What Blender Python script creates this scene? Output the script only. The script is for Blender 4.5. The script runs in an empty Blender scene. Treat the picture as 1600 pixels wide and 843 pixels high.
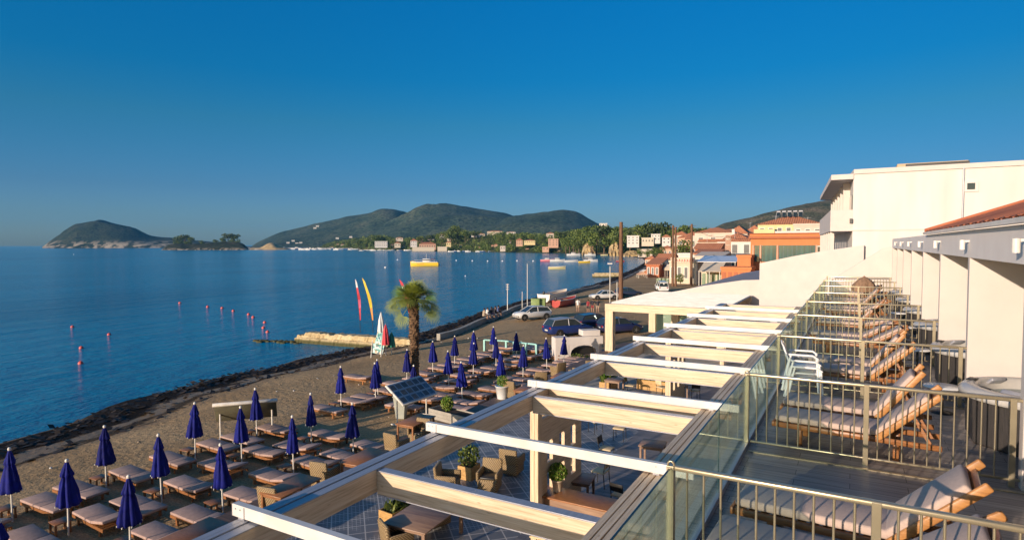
import bpy, bmesh, math, random
from mathutils import Vector, Matrix, Euler
R = math.radians
random.seed(7)
S = bpy.context.scene
COL = S.collection
# ------------------------------------------------------------------ camera
FPX = 946.0
YAW, PIT, ROL = R(29.5), R(2.43), R(0.18)
CP = Vector((0, 0, 2.9))
ax = Vector((-math.sin(YAW)*math.cos(PIT), math.cos(YAW)*math.cos(PIT), -math.sin(PIT)))
r0 = Vector((math.cos(YAW), math.sin(YAW), 0)); u0 = r0.cross(ax)
rx = r0*math.cos(ROL) - u0*math.sin(ROL); uy = rx.cross(ax)
cd = bpy.data.cameras.new('camera'); cam = bpy.data.objects.new('camera', cd); COL.objects.link(cam)
m = Matrix((rx, uy, -ax)).transposed().to_4x4(); m.translation = CP; cam.matrix_world = m
cd.sensor_width = 36; cd.lens = FPX/1600*36; cd.clip_start = 0.1; cd.clip_end = 60000
S.camera = cam
def ray(x, y): return ax + rx*((x-800)/FPX) - uy*((y-421.5)/FPX)
def at(x, y, z):
    "world point at height z seen at photograph pixel x, y (used only to measure positions)"
    d = ray(x, y); return CP + d*((z-CP.z)/d.z)
def atd(x, y, zc):
    return CP + ray(x, y)*zc
def atY(x, y, Y):
    d = ray(x, y); return CP + d*(Y/d.y)
# ------------------------------------------------------------------ light
SAZ, SEL = R(15.5), R(10.6)
W = bpy.data.worlds.new('World'); S.world = W; W.use_nodes = True
nt = W.node_tree; bg = nt.nodes['Background']
sky = nt.nodes.new('ShaderNodeTexSky'); sky.sky_type = 'NISHITA'; sky.sun_disc = False
sky.sun_elevation = SEL; sky.sun_rotation = math.pi + SAZ
sky.altitude = 0; sky.air_density = 1.0; sky.dust_density = 0.6; sky.ozone_density = 3.0
hs = nt.nodes.new('ShaderNodeHueSaturation'); hs.inputs['Saturation'].default_value = 1.3
wtc = nt.nodes.new('ShaderNodeTexCoord'); wsp = nt.nodes.new('ShaderNodeSeparateXYZ'); wr = nt.nodes.new('ShaderNodeValToRGB'); wm = nt.nodes.new('ShaderNodeMix'); wm.data_type = 'RGBA'; wm.blend_type = 'MULTIPLY'; wm.inputs[0].default_value = 1
SKYT = [(0, (.38, .52, .88)), (.03, (.31, .44, .77)), (.085, (.235, .37, .60)), (.187, (.19, .47, .55)), (.257, (.045, .52, .65)), (.37, (.015, .62, .77)), (1, (.85, .95, 1.0))]
for i_, (p_, c_) in enumerate(SKYT):
    e_ = wr.color_ramp.elements[0] if i_ == 0 else (wr.color_ramp.elements[-1] if i_ == len(SKYT)-1 else wr.color_ramp.elements.new(p_))
    e_.position = p_; e_.color = (*c_, 1)
nt.links.new(wtc.outputs['Generated'], wsp.inputs[0]); nt.links.new(wsp.outputs[2], wr.inputs[0]); nt.links.new(sky.outputs[0], hs.inputs['Color']); nt.links.new(hs.outputs[0], wm.inputs[6]); wk = nt.nodes.new('ShaderNodeMapRange'); wk.inputs[1].default_value = .15; wk.inputs[2].default_value = -.5; nt.links.new(wsp.outputs[1], wk.inputs[0])
wx = nt.nodes.new('ShaderNodeMix'); wx.data_type = 'RGBA'; nt.links.new(wk.outputs[0], wx.inputs[0]); nt.links.new(wr.outputs[0], wx.inputs[6]); wx.inputs[7].default_value = (1, .95, .9, 1); nt.links.new(wx.outputs[2], wm.inputs[7]); wa = nt.nodes.new('ShaderNodeMapRange'); wa.inputs[1].default_value = -.85; wa.inputs[2].default_value = .35; wa.inputs[3].default_value = 1.10; wa.inputs[4].default_value = .80
wv = nt.nodes.new('ShaderNodeVectorMath'); wv.operation = 'SCALE'; nt.links.new(wsp.outputs[0], wa.inputs[0]); nt.links.new(wm.outputs[2], wv.inputs[0]); nt.links.new(wa.outputs[0], wv.inputs['Scale']); nt.links.new(wv.outputs[0], bg.inputs['Color'])
bg.inputs['Strength'].default_value = 0.15*1.18
sd = bpy.data.lights.new('sun', 'SUN'); sd.energy = 5.0; sd.angle = R(0.5); sd.color = (1.0, 0.81, 0.645)
sun = bpy.data.objects.new('sun', sd); COL.objects.link(sun)
tv = Vector((math.sin(SAZ)*math.cos(SEL), math.cos(SAZ)*math.cos(SEL), -math.sin(SEL)))
sun.rotation_euler = tv.to_track_quat('-Z', 'Y').to_euler(); sun.location = (-20, -60, 40)
S.view_settings.view_transform = 'Standard'; S.view_settings.look = 'None'
S.view_settings.exposure = 0.12; S.view_settings.gamma = 1
S.cycles.max_bounces = 8; S.cycles.transparent_max_bounces = 24; S.cycles.use_denoising = True
# ------------------------------------------------------------------ materials
def newmat(name):
    m = bpy.data.materials.new(name); m.use_nodes = True
    return m, m.node_tree, m.node_tree.nodes['Principled BSDF']
def N(t, k, **kw):
    n = t.nodes.new(k)
    for a, b in kw.items(): setattr(n, a, b)
    return n
def L(t, a, b): t.links.new(a, b)
def c4(c): return (c[0], c[1], c[2], 1)
def ramp(t, fac, stops):
    r = N(t, 'ShaderNodeValToRGB'); e = r.color_ramp.elements
    e[0].position, e[0].color = stops[0][0], c4(stops[0][1])
    e[1].position, e[1].color = stops[-1][0], c4(stops[-1][1])
    for p, c in stops[1:-1]:
        k = e.new(p); k.color = c4(c)
    L(t, fac, r.inputs[0]); return r
def noise(t, vec, scale, detail=4, rough=.55):
    n = N(t, 'ShaderNodeTexNoise'); n.inputs['Scale'].default_value = scale
    n.inputs['Detail'].default_value = detail; n.inputs['Roughness'].default_value = rough
    L(t, vec, n.inputs['Vector']); return n
def bump(t, p, h, strength, dist):
    b = N(t, 'ShaderNodeBump'); b.inputs['Strength'].default_value = strength
    b.inputs['Distance'].default_value = dist
    L(t, h, b.inputs['Height']); L(t, b.outputs[0], p.inputs['Normal']); return b
def mapping(t, sc=(1, 1, 1), rot=(0, 0, 0), src='Object'):
    tc = N(t, 'ShaderNodeTexCoord'); mp = N(t, 'ShaderNodeMapping')
    mp.inputs['Scale'].default_value = sc; mp.inputs['Rotation'].default_value = rot
    L(t, tc.outputs[src], mp.inputs[0]); return mp.outputs[0]
def mixc(t, f, a, b):
    m = N(t, 'ShaderNodeMix', data_type='RGBA')
    for s, v in ((m.inputs[0], f), (m.inputs[6], a), (m.inputs[7], b)):
        if isinstance(v, (int, float)): s.default_value = v
        elif isinstance(v, tuple): s.default_value = c4(v)
        else: L(t, v, s)
    return m.outputs[2]
def pm(name, a, b=None, scale=4, st=(1, 1, 1), rough=.6, metal=0, bmp=0, bs=None, rnd=0, spec=.5, detail=4, src='Object'):
    m, t, p = newmat(name)
    b = b or tuple(x*.8 for x in a)
    v = mapping(t, st, src=src); n = noise(t, v, scale, detail)
    r = ramp(t, n.outputs[0], [(.3, b), (.7, a)]); c = r.outputs[0]
    if rnd:
        oi = N(t, 'ShaderNodeObjectInfo'); mr = N(t, 'ShaderNodeMapRange')
        mr.inputs[3].default_value = 1-rnd; mr.inputs[4].default_value = 1+rnd
        L(t, oi.outputs['Random'], mr.inputs[0])
        h = N(t, 'ShaderNodeHueSaturation'); L(t, c, h.inputs['Color']); L(t, mr.outputs[0], h.inputs['Value']); c = h.outputs[0]
    L(t, c, p.inputs['Base Color']); p.inputs['Roughness'].default_value = rough; p.inputs['Metallic'].default_value = metal
    p.inputs['Specular IOR Level'].default_value = spec
    if bmp:
        n2 = noise(t, v, bs or scale*3, 3); bump(t, p, n2.outputs[0], 1, bmp)
    return m
def woodmat(name, st, a, mid, dark, rough=.5, knots=True):
    m, t, p = newmat(name)
    v = mapping(t, st)
    n = noise(t, v, 3.2, 8, .65); r = ramp(t, n.outputs[0], [(.3, dark), (.48, mid), (.62, a), (.8, mid)]); c = r.outputs[0]
    if knots:
        v2 = mapping(t, tuple(1.3 if s < 2 else 4.2 for s in st)); vo = N(t, 'ShaderNodeTexVoronoi'); vo.inputs['Scale'].default_value = 1.6
        L(t, v2, vo.inputs['Vector']); rk = ramp(t, vo.outputs['Distance'], [(.02, (1, 1, 1)), (.10, (0, 0, 0))])
        c = mixc(t, rk.outputs[0], c, dark)
    L(t, c, p.inputs['Base Color']); p.inputs['Roughness'].default_value = rough
    bump(t, p, n.outputs[0], .5, .004); return m
M = {}
OAK = ((.74, .59, .41), (.66, .49, .31), (.42, .29, .17))
M['oakx'] = woodmat('pale_oak_along_x', (.35, 9, 9), *OAK); M['oaky'] = woodmat('pale_oak_along_y', (9, .35, 9), *OAK)
M['oakz'] = woodmat('pale_oak_upright', (9, 9, .35), *OAK)
M['white_metal'] = pm('white_powder_coated_metal', (.76, .73, .68), (.62, .58, .52), 1.6, rough=.35)
M['grey_metal'] = pm('grey_aluminium_trim', (.42, .42, .44), (.34, .34, .37), 3, (9, .3, 9), rough=.35, metal=.2)
M['rail'] = pm('champagne_aluminium', (.50, .43, .29), (.40, .34, .23), 5, rough=.3, metal=.65)
M['plaster'] = pm('white_plaster', (.645, .575, .52), (.59, .525, .475), 1.5, rough=.85, bmp=.002, bs=60)
M['plaster2'] = pm('weathered_white_plaster', (.72, .665, .61), (.60, .545, .49), .7, (1, 1, .18), rough=.9, bmp=.004, bs=30)
M['fascia'] = pm('pale_mauve_plaster', (.84, .77, .71), (.79, .71, .65), 2.2, rough=.9, bmp=.003, bs=40)
M['fabric'] = pm('beige_cushion_cloth', (.56, .43, .36), (.50, .38, .32), 30, rough=.95, bmp=.001, bs=200, rnd=.05)
M['mattress'] = pm('mauve_mattress_cloth', (.47, .32, .265), (.36, .245, .205), 6, rough=.95, bmp=.004, bs=25, rnd=.13)
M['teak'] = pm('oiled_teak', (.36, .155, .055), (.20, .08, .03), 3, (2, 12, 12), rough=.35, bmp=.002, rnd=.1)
M['brownwood'] = pm('brown_stained_wood', (.34, .145, .055), (.19, .08, .03), 3, (2, 12, 12), rough=.4, bmp=.002, rnd=.15)
M['tablewood'] = pm('weathered_table_boards', (.34, .21, .13), (.17, .10, .07), 2, (.8, 9, 9), rough=.45, bmp=.002, rnd=.1)
M['navy'] = pm('navy_canvas', (.004, .009, .185), (.002, .005, .09), 5, rough=.75, bmp=.004, bs=20, rnd=.25, spec=.25)
M['pole_white'] = pm('white_painted_pole', (.78, .74, .66), (.6, .56, .48), 6, rough=.4)
M['black'] = pm('black_frame', (.02, .02, .02), (.03, .028, .025), 9, rough=.4)
M['wicker'] = None
M['concrete'] = pm('concrete', (.42, .38, .32), (.30, .27, .22), 1.5, rough=.9, bmp=.01)
M['plastic'] = pm('white_plastic', (.80, .80, .78), (.75, .75, .73), 5, rough=.25)
M['tub_rim'] = pm('grey_acrylic', (.52, .50, .46), (.44, .42, .39), 6, rough=.25)
M['tub_cloth'] = pm('dark_slatted_skirt', (.055, .048, .045), (.03, .028, .027), 4, (30, 30, 1), rough=.5, bmp=.004)
M['pink'] = pm('pink_buoy_plastic', (.75, .16, .18), (.6, .10, .12), 4, rough=.35)
M['thatch'] = pm('brown_thatch', (.34, .21, .13), (.20, .12, .07), 9, (1, 1, .3), rough=.95, bmp=.03)
M['roomb'] = pm('sandy_render', (.60, .44, .27), (.45, .32, .2), 1.5, rough=.9)
M['roofgrey'] = pm('grey_roofing', (.33, .31, .33), (.25, .24, .26), 1, rough=.8)
M['teak_lit'] = pm('sunlit_teak', (.52, .25, .08), (.32, .14, .045), 3, (2, 12, 12), rough=.4, bmp=.002, rnd=.08)  # lit copy of the teak: sunlight on the back rails put into the colour
M['soil'] = pm('potting_soil', (.05, .03, .02), rough=1)
M['pot'] = pm('cream_pot', (.62, .50, .36), (.5, .4, .28), 6, rough=.6)
M['planter_wood'] = pm('yellow_pine_boards', (.60, .36, .12), (.38, .20, .06), 3, (3, 3, 14), rough=.5, bmp=.003)
M['bark'] = pm('bark', (.20, .13, .08), (.07, .045, .03), 6, (1, 1, 3), rough=.95, bmp=.03)
M['palm_trunk'] = pm('palm_bark', (.23, .135, .07), (.05, .028, .014), 5, (1, 1, 2.2), rough=.95, bmp=.05, bs=8)
M['poleb'] = pm('brown_weathered_pole', (.22, .11, .055), (.11, .055, .03), 3, (3, 3, .5), rough=.8)
M['rope'] = pm('rope', (.45, .36, .22), rough=.9)
for nme, a, b in (('leaf', (.16, .215, .035), (.07, .11, .02)), ('leaf_dark', (.08, .115, .025), (.035, .06, .015)),
                  ('leaf_light', (.28, .32, .06), (.15, .19, .03)), ('leaf_bright', (.16, .30, .02), (.08, .17, .015)),
                  ('palm_leaf', (.32, .36, .045), (.11, .16, .022)), ('palm_dead', (.55, .34, .13), (.30, .16, .06))):
    mm = pm(nme, a, b, .9, rough=.6, rnd=.12); M[nme] = mm
    p = mm.node_tree.nodes['Principled BSDF']
    for k in ('Subsurface Weight',): p.inputs[k].default_value = 0
    t = mm.node_tree; tr = N(t, 'ShaderNodeBsdfTranslucent'); ms = N(t, 'ShaderNodeMixShader'); ms.inputs[0].default_value = .25
    L(t, p.inputs['Base Color'].links[0].from_socket, tr.inputs[0]); out = t.nodes['Material Output']
    L(t, p.outputs[0], ms.inputs[1]); L(t, tr.outputs[0], ms.inputs[2]); L(t, ms.outputs[0], out.inputs[0])
# wicker weave
def wicker():
    m, t, p = newmat('wicker_weave'); v = mapping(t)
    w1 = N(t, 'ShaderNodeTexWave', bands_direction='Z'); w1.inputs['Scale'].default_value = 11; w1.inputs['Distortion'].default_value = 1.5
    w2 = N(t, 'ShaderNodeTexWave', bands_direction='DIAGONAL'); w2.inputs['Scale'].default_value = 9; w2.inputs['Distortion'].default_value = 1
    L(t, v, w1.inputs[0]); L(t, v, w2.inputs[0])
    mm = N(t, 'ShaderNodeMath', operation='MULTIPLY'); L(t, w1.outputs['Fac'], mm.inputs[0]); L(t, w2.outputs['Fac'], mm.inputs[1])
    r = ramp(t, mm.outputs[0], [(.05, (.13, .08, .035)), (.6, (.52, .38, .19))]); L(t, r.outputs[0], p.inputs['Base Color'])
    p.inputs['Roughness'].default_value = .6; bump(t, p, mm.outputs[0], .8, .01); return m
M['wicker'] = wicker()
# glass pane
def glassmat(name, tint, refl=1.0, rough=.0, ior=1.5):
    m, t, p = newmat(name); t.nodes.remove(p); out = t.nodes['Material Output']
    tr = N(t, 'ShaderNodeBsdfTransparent'); tr.inputs[0].default_value = c4(tint)
    gl = N(t, 'ShaderNodeBsdfGlossy'); gl.inputs['Roughness'].default_value = rough; gl.inputs[0].default_value = (refl, refl, refl, 1)
    fr = N(t, 'ShaderNodeFresnel'); fr.inputs[0].default_value = ior; ms = N(t, 'ShaderNodeMixShader')
    ge = N(t, 'ShaderNodeNewGeometry'); io = N(t, 'ShaderNodeMapRange'); io.inputs[3].default_value = ior; io.inputs[4].default_value = 1/ior; L(t, ge.outputs['Backfacing'], io.inputs[0]); L(t, io.outputs[0], fr.inputs[0])
    df = N(t, 'ShaderNodeBsdfTranslucent'); df.inputs[0].default_value = (.50, .72, .60, 1); md = N(t, 'ShaderNodeMixShader'); md.inputs[0].default_value = .08; L(t, tr.outputs[0], md.inputs[1]); L(t, df.outputs[0], md.inputs[2])
    L(t, fr.outputs[0], ms.inputs[0]); L(t, md.outputs[0], ms.inputs[1]); L(t, gl.outputs[0], ms.inputs[2]); L(t, ms.outputs[0], out.inputs[0]); return m
M['glass'] = glassmat('green_tinted_glass', (.86, .95, .91), 1, ior=1.45)
M['glass_edge'] = pm('dark_glass_edge', (.01, .05, .06), rough=.1)
M['window'] = pm('dark_window_glass', (.03, .045, .05), (.02, .03, .035), 1, rough=.08, spec=.8)
M['teal_window'] = pm('teal_window_glass', (.02, .12, .13), (.01, .06, .07), .8, (3, 3, .2), rough=.1, spec=.8)
# deck boards / floors
def planks(name, along, w, ln, cols, rough=.4, gap=(.03, .028, .025)):
    m, t, p = newmat(name); v = mapping(t, (1, 1, 1), (0, 0, 0 if along == 'x' else R(90)))
    b = N(t, 'ShaderNodeTexBrick'); b.inputs['Scale'].default_value = 1; b.inputs['Mortar Size'].default_value = .004
    b.inputs['Brick Width'].default_value = ln; b.inputs['Row Height'].default_value = w
    b.inputs['Color1'].default_value = c4(cols[0]); b.inputs['Color2'].default_value = c4(cols[1]); b.inputs['Mortar'].default_value = c4(gap)
    b.inputs['Bias'].default_value = 0; L(t, v, b.inputs['Vector'])
    v2 = mapping(t, (.6, 12, 1) if along == 'x' else (12, .6, 1)); n = noise(t, v2, 2, 6, .65)
    r = ramp(t, n.outputs[0], [(.3, (.55, .55, .55)), (.7, (1.25, 1.22, 1.18))])
    mx = N(t, 'ShaderNodeMix', data_type='RGBA', blend_type='MULTIPLY'); mx.inputs[0].default_value = 1
    L(t, b.outputs[0], mx.inputs[6]); L(t, r.outputs[0], mx.inputs[7]); L(t, mx.outputs[2], p.inputs['Base Color'])
    p.inputs['Roughness'].default_value = rough; bump(t, p, n.outputs[0], .3, .003); return m
M['deck'] = planks('grey_wood_look_deck', 'x', .18, 1.2, ((.36, .31, .265), (.25, .215, .185)), .45)
M['tfloor'] = planks('grey_restaurant_boards', 'x', .2, 1.4, ((.24, .22, .21), (.17, .16, .155)), .45)
def rugfloor():
    m, t, p = newmat('diamond_patterned_tiles'); v = mapping(t, (1, 1, 1), (0, 0, R(45)))
    b = N(t, 'ShaderNodeTexBrick', offset=0.0); b.inputs['Scale'].default_value = 1; b.inputs['Brick Width'].default_value = .42; b.inputs['Row Height'].default_value = .42
    b.inputs['Mortar Size'].default_value = .016; b.inputs['Color1'].default_value = (.17, .17, .17, 1); b.inputs['Color2'].default_value = (.13, .135, .14, 1); b.inputs['Mortar'].default_value = (.50, .46, .41, 1)
    b2 = N(t, 'ShaderNodeTexBrick', offset=0.0); b2.inputs['Scale'].default_value = 1; b2.inputs['Brick Width'].default_value = .105; b2.inputs['Row Height'].default_value = .105
    b2.inputs['Mortar Size'].default_value = .012; b2.inputs['Color1'].default_value = (0, 0, 0, 1); b2.inputs['Color2'].default_value = (0, 0, 0, 1); b2.inputs['Mortar'].default_value = (1, 1, 1, 1)
    L(t, v, b.inputs['Vector']); L(t, v, b2.inputs['Vector']); n = noise(t, mapping(t), .9, 2); r = ramp(t, n.outputs[0], [(.48, (0, 0, 0)), (.55, (.45, .45, .45))])
    f = N(t, 'ShaderNodeMath', operation='MULTIPLY'); L(t, b2.outputs[0], f.inputs[0]); L(t, r.outputs[0], f.inputs[1])
    L(t, mixc(t, f.outputs[0], b.outputs[0], (.6, .56, .5)), p.inputs['Base Color']); p.inputs['Roughness'].default_value = .45; return m
M['rugfloor'] = rugfloor()
# terracotta roof tiles
def tiles(name, a, b, sc, along='X'):
    m, t, p = newmat(name); v = mapping(t)
    w = N(t, 'ShaderNodeTexWave', bands_direction=along); w.inputs['Scale'].default_value = sc; L(t, v, w.inputs[0])
    n = noise(t, v, 1.2, 5); r = ramp(t, n.outputs[0], [(.3, b), (.7, a)]); rw = ramp(t, w.outputs['Fac'], [(0, (.45, .45, .45)), (.5, (1, 1, 1))])
    mx = N(t, 'ShaderNodeMix', data_type='RGBA', blend_type='MULTIPLY'); mx.inputs[0].default_value = .8
    L(t, r.outputs[0], mx.inputs[6]); L(t, rw.outputs[0], mx.inputs[7]); L(t, mx.outputs[2], p.inputs['Base Color'])
    p.inputs['Roughness'].default_value = .85; bump(t, p, w.outputs['Fac'], .8, .06); return m
M['tile'] = tiles('terracotta_tiles', (.60, .20, .09), (.38, .11, .05), 1.35, 'Y')
M['tile_far'] = tiles('terracotta_roof_far', (.68, .27, .13), (.50, .18, .08), .6)
# ------------------------------------------------------------------ mesh builder
class MB:
    def __init__(s): s.v = []; s.f = []; s.mi = []; s.sm = []
    def add(s, vs, fs, mi=0, T=None, smooth=False):
        o = len(s.v)
        for a in vs:
            a = Vector(a)
            s.v.append(tuple(T @ a if T is not None else a))
        for f in fs: s.f.append([o+i for i in f]); s.mi.append(mi); s.sm.append(smooth)
        return s
    def box(s, c, d, mi=0, T=None, rz=0, ry=0, rx=0):
        x, y, z = d[0]/2, d[1]/2, d[2]/2
        vs = [Vector((a, b, e)) for a in (-x, x) for b in (-y, y) for e in (-z, z)]
        if rz or ry or rx:
            E = Euler((rx, ry, rz)).to_matrix(); vs = [E @ q for q in vs]
        vs = [q+Vector(c) for q in vs]
        return s.add(vs, [(0, 1, 3, 2), (4, 6, 7, 5), (0, 4, 5, 1), (2, 3, 7, 6), (0, 2, 6, 4), (1, 5, 7, 3)], mi, T)
    def b2(s, x0, x1, y0, y1, z0, z1, mi=0): return s.box(((x0+x1)/2, (y0+y1)/2, (z0+z1)/2), (x1-x0, y1-y0, z1-z0), mi)
    def rbox(s, c, d, r=.03, seg=2, mi=0, T=None, rz=0, ry=0, rx=0):
        bm = bmesh.new(); bmesh.ops.create_cube(bm, size=1)
        for v in bm.verts: v.co = Vector((v.co.x*d[0], v.co.y*d[1], v.co.z*d[2]))
        bmesh.ops.bevel(bm, geom=bm.edges[:], offset=r, segments=seg, affect='EDGES', profile=.5)
        E = Euler((rx, ry, rz)).to_matrix().to_4x4(); E.translation = Vector(c)
        if T is not None: E = T @ E
        bm.verts.index_update(); s.add([v.co for v in bm.verts], [[v.index for v in f.verts] for f in bm.faces], mi, E, True); bm.free(); return s
    def tube(s, a, b, r0, r1=None, n=8, mi=0, cap=True, smooth=True):
        a, b = Vector(a), Vector(b); r1 = r0 if r1 is None else r1
        q = (b-a).to_track_quat('Z', 'Y'); vs = []
        for i in range(n):
            t = 2*math.pi*i/n; d = q @ Vector((math.cos(t), math.sin(t), 0)); vs += [a+d*r0, b+d*r1]
        fs = [(2*i, 2*((i+1) % n), 2*((i+1) % n)+1, 2*i+1) for i in range(n)]
        s.add(vs, fs, mi, smooth=smooth)
        if cap: s.add([vs[2*i] for i in range(n)], [list(range(n))[::-1]], mi); s.add([vs[2*i+1] for i in range(n)], [list(range(n))], mi)
        return s
    def path(s, pts, rs, n=8, mi=0):
        for i in range(len(pts)-1): s.tube(pts[i], pts[i+1], rs[i], rs[i+1], n, mi, True)
        return s
    def lathe(s, prof, n=24, mi=0, c=(0, 0, 0), fold=None, capt=True, smooth=True):
        vs = []; k = len(prof)
        for i in range(n):
            t = 2*math.pi*i/n
            for j, (r, z) in enumerate(prof):
                rr = fold(r, z, t) if fold else r
                vs.append((c[0]+rr*math.cos(t), c[1]+rr*math.sin(t), c[2]+z))
        fs = [(i*k+j, ((i+1) % n)*k+j, ((i+1) % n)*k+j+1, i*k+j+1) for i in range(n) for j in range(k-1)]
        s.add(vs, fs, mi, smooth=smooth)
        if capt:
            s.add([vs[i*k] for i in range(n)], [list(range(n))[::-1]], mi); s.add([vs[i*k+k-1] for i in range(n)], [list(range(n))], mi)
        return s
    def prism(s, poly, z0, z1, mi=0, axis='z', T=None):
        n = len(poly)
        def P(p, h): return (p[0], p[1], h) if axis == 'z' else ((p[0], h, p[1]) if axis == 'y' else (h, p[0], p[1]))
        vs = [P(p, z0) for p in poly]+[P(p, z1) for p in poly]
        fs = [list(range(n))[::-1], list(range(n, 2*n))]+[(i, (i+1) % n, n+(i+1) % n, n+i) for i in range(n)]
        return s.add(vs, fs, mi, T)
    def sphere(s, c, r, n=12, m=8, mi=0, sq=(1, 1, 1)):
        vs = []; fs = []
        for j in range(m+1):
            ph = math.pi*j/m
            for i in range(n):
                t = 2*math.pi*i/n; vs.append((c[0]+r*sq[0]*math.sin(ph)*math.cos(t), c[1]+r*sq[1]*math.sin(ph)*math.sin(t), c[2]+r*sq[2]*math.cos(ph)))
        for j in range(m):
            for i in range(n): fs.append((j*n+i, (j+1)*n+i, (j+1)*n+(i+1) % n, j*n+(i+1) % n))
        return s.add(vs, fs, mi, smooth=True)
    def leaves(s, c, rad, n, size, rng, mis=(0, 1, 2), shell=.55, flat=0):
        for _ in range(n):
            while 1:
                d = Vector((rng.uniform(-1, 1), rng.uniform(-1, 1), rng.uniform(-1, 1)))
                if shell < d.length < 1: break
            p = Vector((c[0]+d.x*rad[0], c[1]+d.y*rad[1], c[2]+d.z*rad[2]))
            E = Euler((rng.uniform(0, 6.3), rng.uniform(0, 6.3), rng.uniform(0, 6.3))).to_matrix(); q = size*rng.uniform(.6, 1.3)
            vs = [p+E @ Vector(w) for w in ((-q, -q*.5, 0), (0, -q*.7, q*.15), (q, 0, 0), (0, q*.7, q*.15), (-q, q*.4, 0))]
            s.add(vs, [(0, 1, 2, 3, 4)], rng.choice(mis))
        return s
    def mesh(s, name, mats):
        me = bpy.data.meshes.new(name); me.from_pydata(s.v, [], s.f)
        for m in (mats if isinstance(mats, (list, tuple)) else [mats]): me.materials.append(M[m] if isinstance(m, str) else m)
        me.polygons.foreach_set('material_index', s.mi); me.polygons.foreach_set('use_smooth', s.sm)
        bm = bmesh.new(); bm.from_mesh(me); bmesh.ops.recalc_face_normals(bm, faces=bm.faces[:]) if len(s.f) < 60000 else None; bm.to_mesh(me); bm.free()
        me.update(); return me
    def build(s, name, mats, parent=None, bev=0, label=None, loc=None, rz=0):
        o = bpy.data.objects.new(name, s.mesh(name, mats)); COL.objects.link(o)
        if parent is not None: o.parent = parent
        if loc is not None: o.location = loc
        if rz: o.rotation_euler.z = rz
        if bev:
            b = o.modifiers.new('bevel', 'BEVEL'); b.width = bev; b.segments = 2; b.limit_method = 'ANGLE'; b.angle_limit = R(40)
        if label: o['label'] = label
        return o
def tag(o, label=None, cat=None, group=None, kind=None):
    for k, v in (('label', label), ('category', cat), ('group', group), ('kind', kind)):
        if v: o[k] = v
    return o
def thing(name, label, cat, loc=(0, 0, 0), rz=0, group=None):
    o = bpy.data.objects.new(name, None); COL.objects.link(o); o.location = loc; o.rotation_euler.z = rz; o.empty_display_size = .3
    return tag(o, label, cat, group)
KIDS = {}
def kids(o):
    return [c for c in COL.objects if c.parent == o] if o.name not in KIDS else KIDS[o.name]
def freeze(o):
    ks = [c for c in COL.objects if c.parent == o]; KIDS[o.name] = ks
    for k in ks: freeze(k)
def dup(o, loc, rz=0, label=None, group=None, sc=None):
    if o.name not in KIDS: freeze(o)
    def rec(a, par):
        c = a.copy(); COL.objects.link(c)
        if par is not None: c.parent = par
        for k in KIDS.get(a.name, []): rec(k, c)
        return c
    c = rec(o, None); c.location = loc; c.rotation_euler = (0, 0, rz)
    if sc: c.scale = (sc, sc, sc)
    if label: c['label'] = label
    if group: c['group'] = group
    return c
used = {}
def place(proto, loc, rz=0, label=None, group=None, sc=None):
    "first call moves the prototype itself, later calls copy it with its parts"
    if proto.name not in used:
        used[proto.name] = 1; freeze(proto); proto.location = loc; proto.rotation_euler = (0, 0, rz)
        if sc: proto.scale = (sc, sc, sc)
        if label: proto['label'] = label
        if group: proto['group'] = group
        return proto
    return dup(proto, loc, rz, label, group, sc)
ORD = ['first', 'second', 'third', 'fourth', 'fifth', 'sixth', 'seventh', 'eighth', 'ninth', 'tenth', 'eleventh', 'twelfth', 'thirteenth', 'fourteenth', 'fifteenth']
ZB, ZS, ZR = -5.5, -6.6, -4.4      # beach, sea, restaurant floor levels
# ================================================================== SETTING
SHORE = [(-28, -120), (-31, -60), (-33, -20), (-34.5, 5), (-35.6, 14), (-37, 18), (-38.6, 22), (-39.6, 27), (-39.3, 32), (-39.6, 40), (-39.4, 47), (-42, 59), (-45, 71),
         (-49, 95), (-51, 117), (-55, 143), (-62, 175), (-81, 256), (-108, 350), (-150, 450), (-241, 555), (-350, 619), (-509, 713), (-715, 810), (-1014, 962), (-1500, 1180), (-2300, 1500)]
def catmull(P, per):
    out = []
    for i in range(len(P)-1):
        p0, p1, p2, p3 = [Vector(P[max(0, min(len(P)-1, i+k))]) for k in (-1, 0, 1, 2)]
        n = max(2, min(40, int((p2-p1).length/per(p1.y))))
        for j in range(n):
            t = j/n; out.append(.5*((2*p1)+(p2-p0)*t+(2*p0-5*p1+4*p2-p3)*t*t+(3*p1-p0-3*p2+p3)*t**3))
    out.append(Vector(P[-1])); return out
SH = catmull(SHORE, lambda y: 1.2 if -10 < y < 80 else (4 if y < 300 else 30))
OFFS = [-30, -8, -3, -1.2, -.4, 0, .5, 1, 1.6, 2.3, 3.2, 4.2, 5.3, 6.5, 8, 9.5, 11, 13, 16, 20, 26, 34, 50, 90]
def bz(o):
    P = [(-30, -3.2), (-8, -1.0), (-3, -.35), (0, .02), (1.6, .22), (3.2, .30), (5.3, .52), (8, .88), (11, 1.05), (13, 1.1), (2000, 1.1)]
    for a, b in zip(P, P[1:]):
        if a[0] <= o <= b[0]: return ZS+a[1]+(b[1]-a[1])*(o-a[0])/(b[0]-a[0])
    return ZB
rg = random.Random(3); vs = []; fs = []; uvs = []; ul = 0
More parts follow.
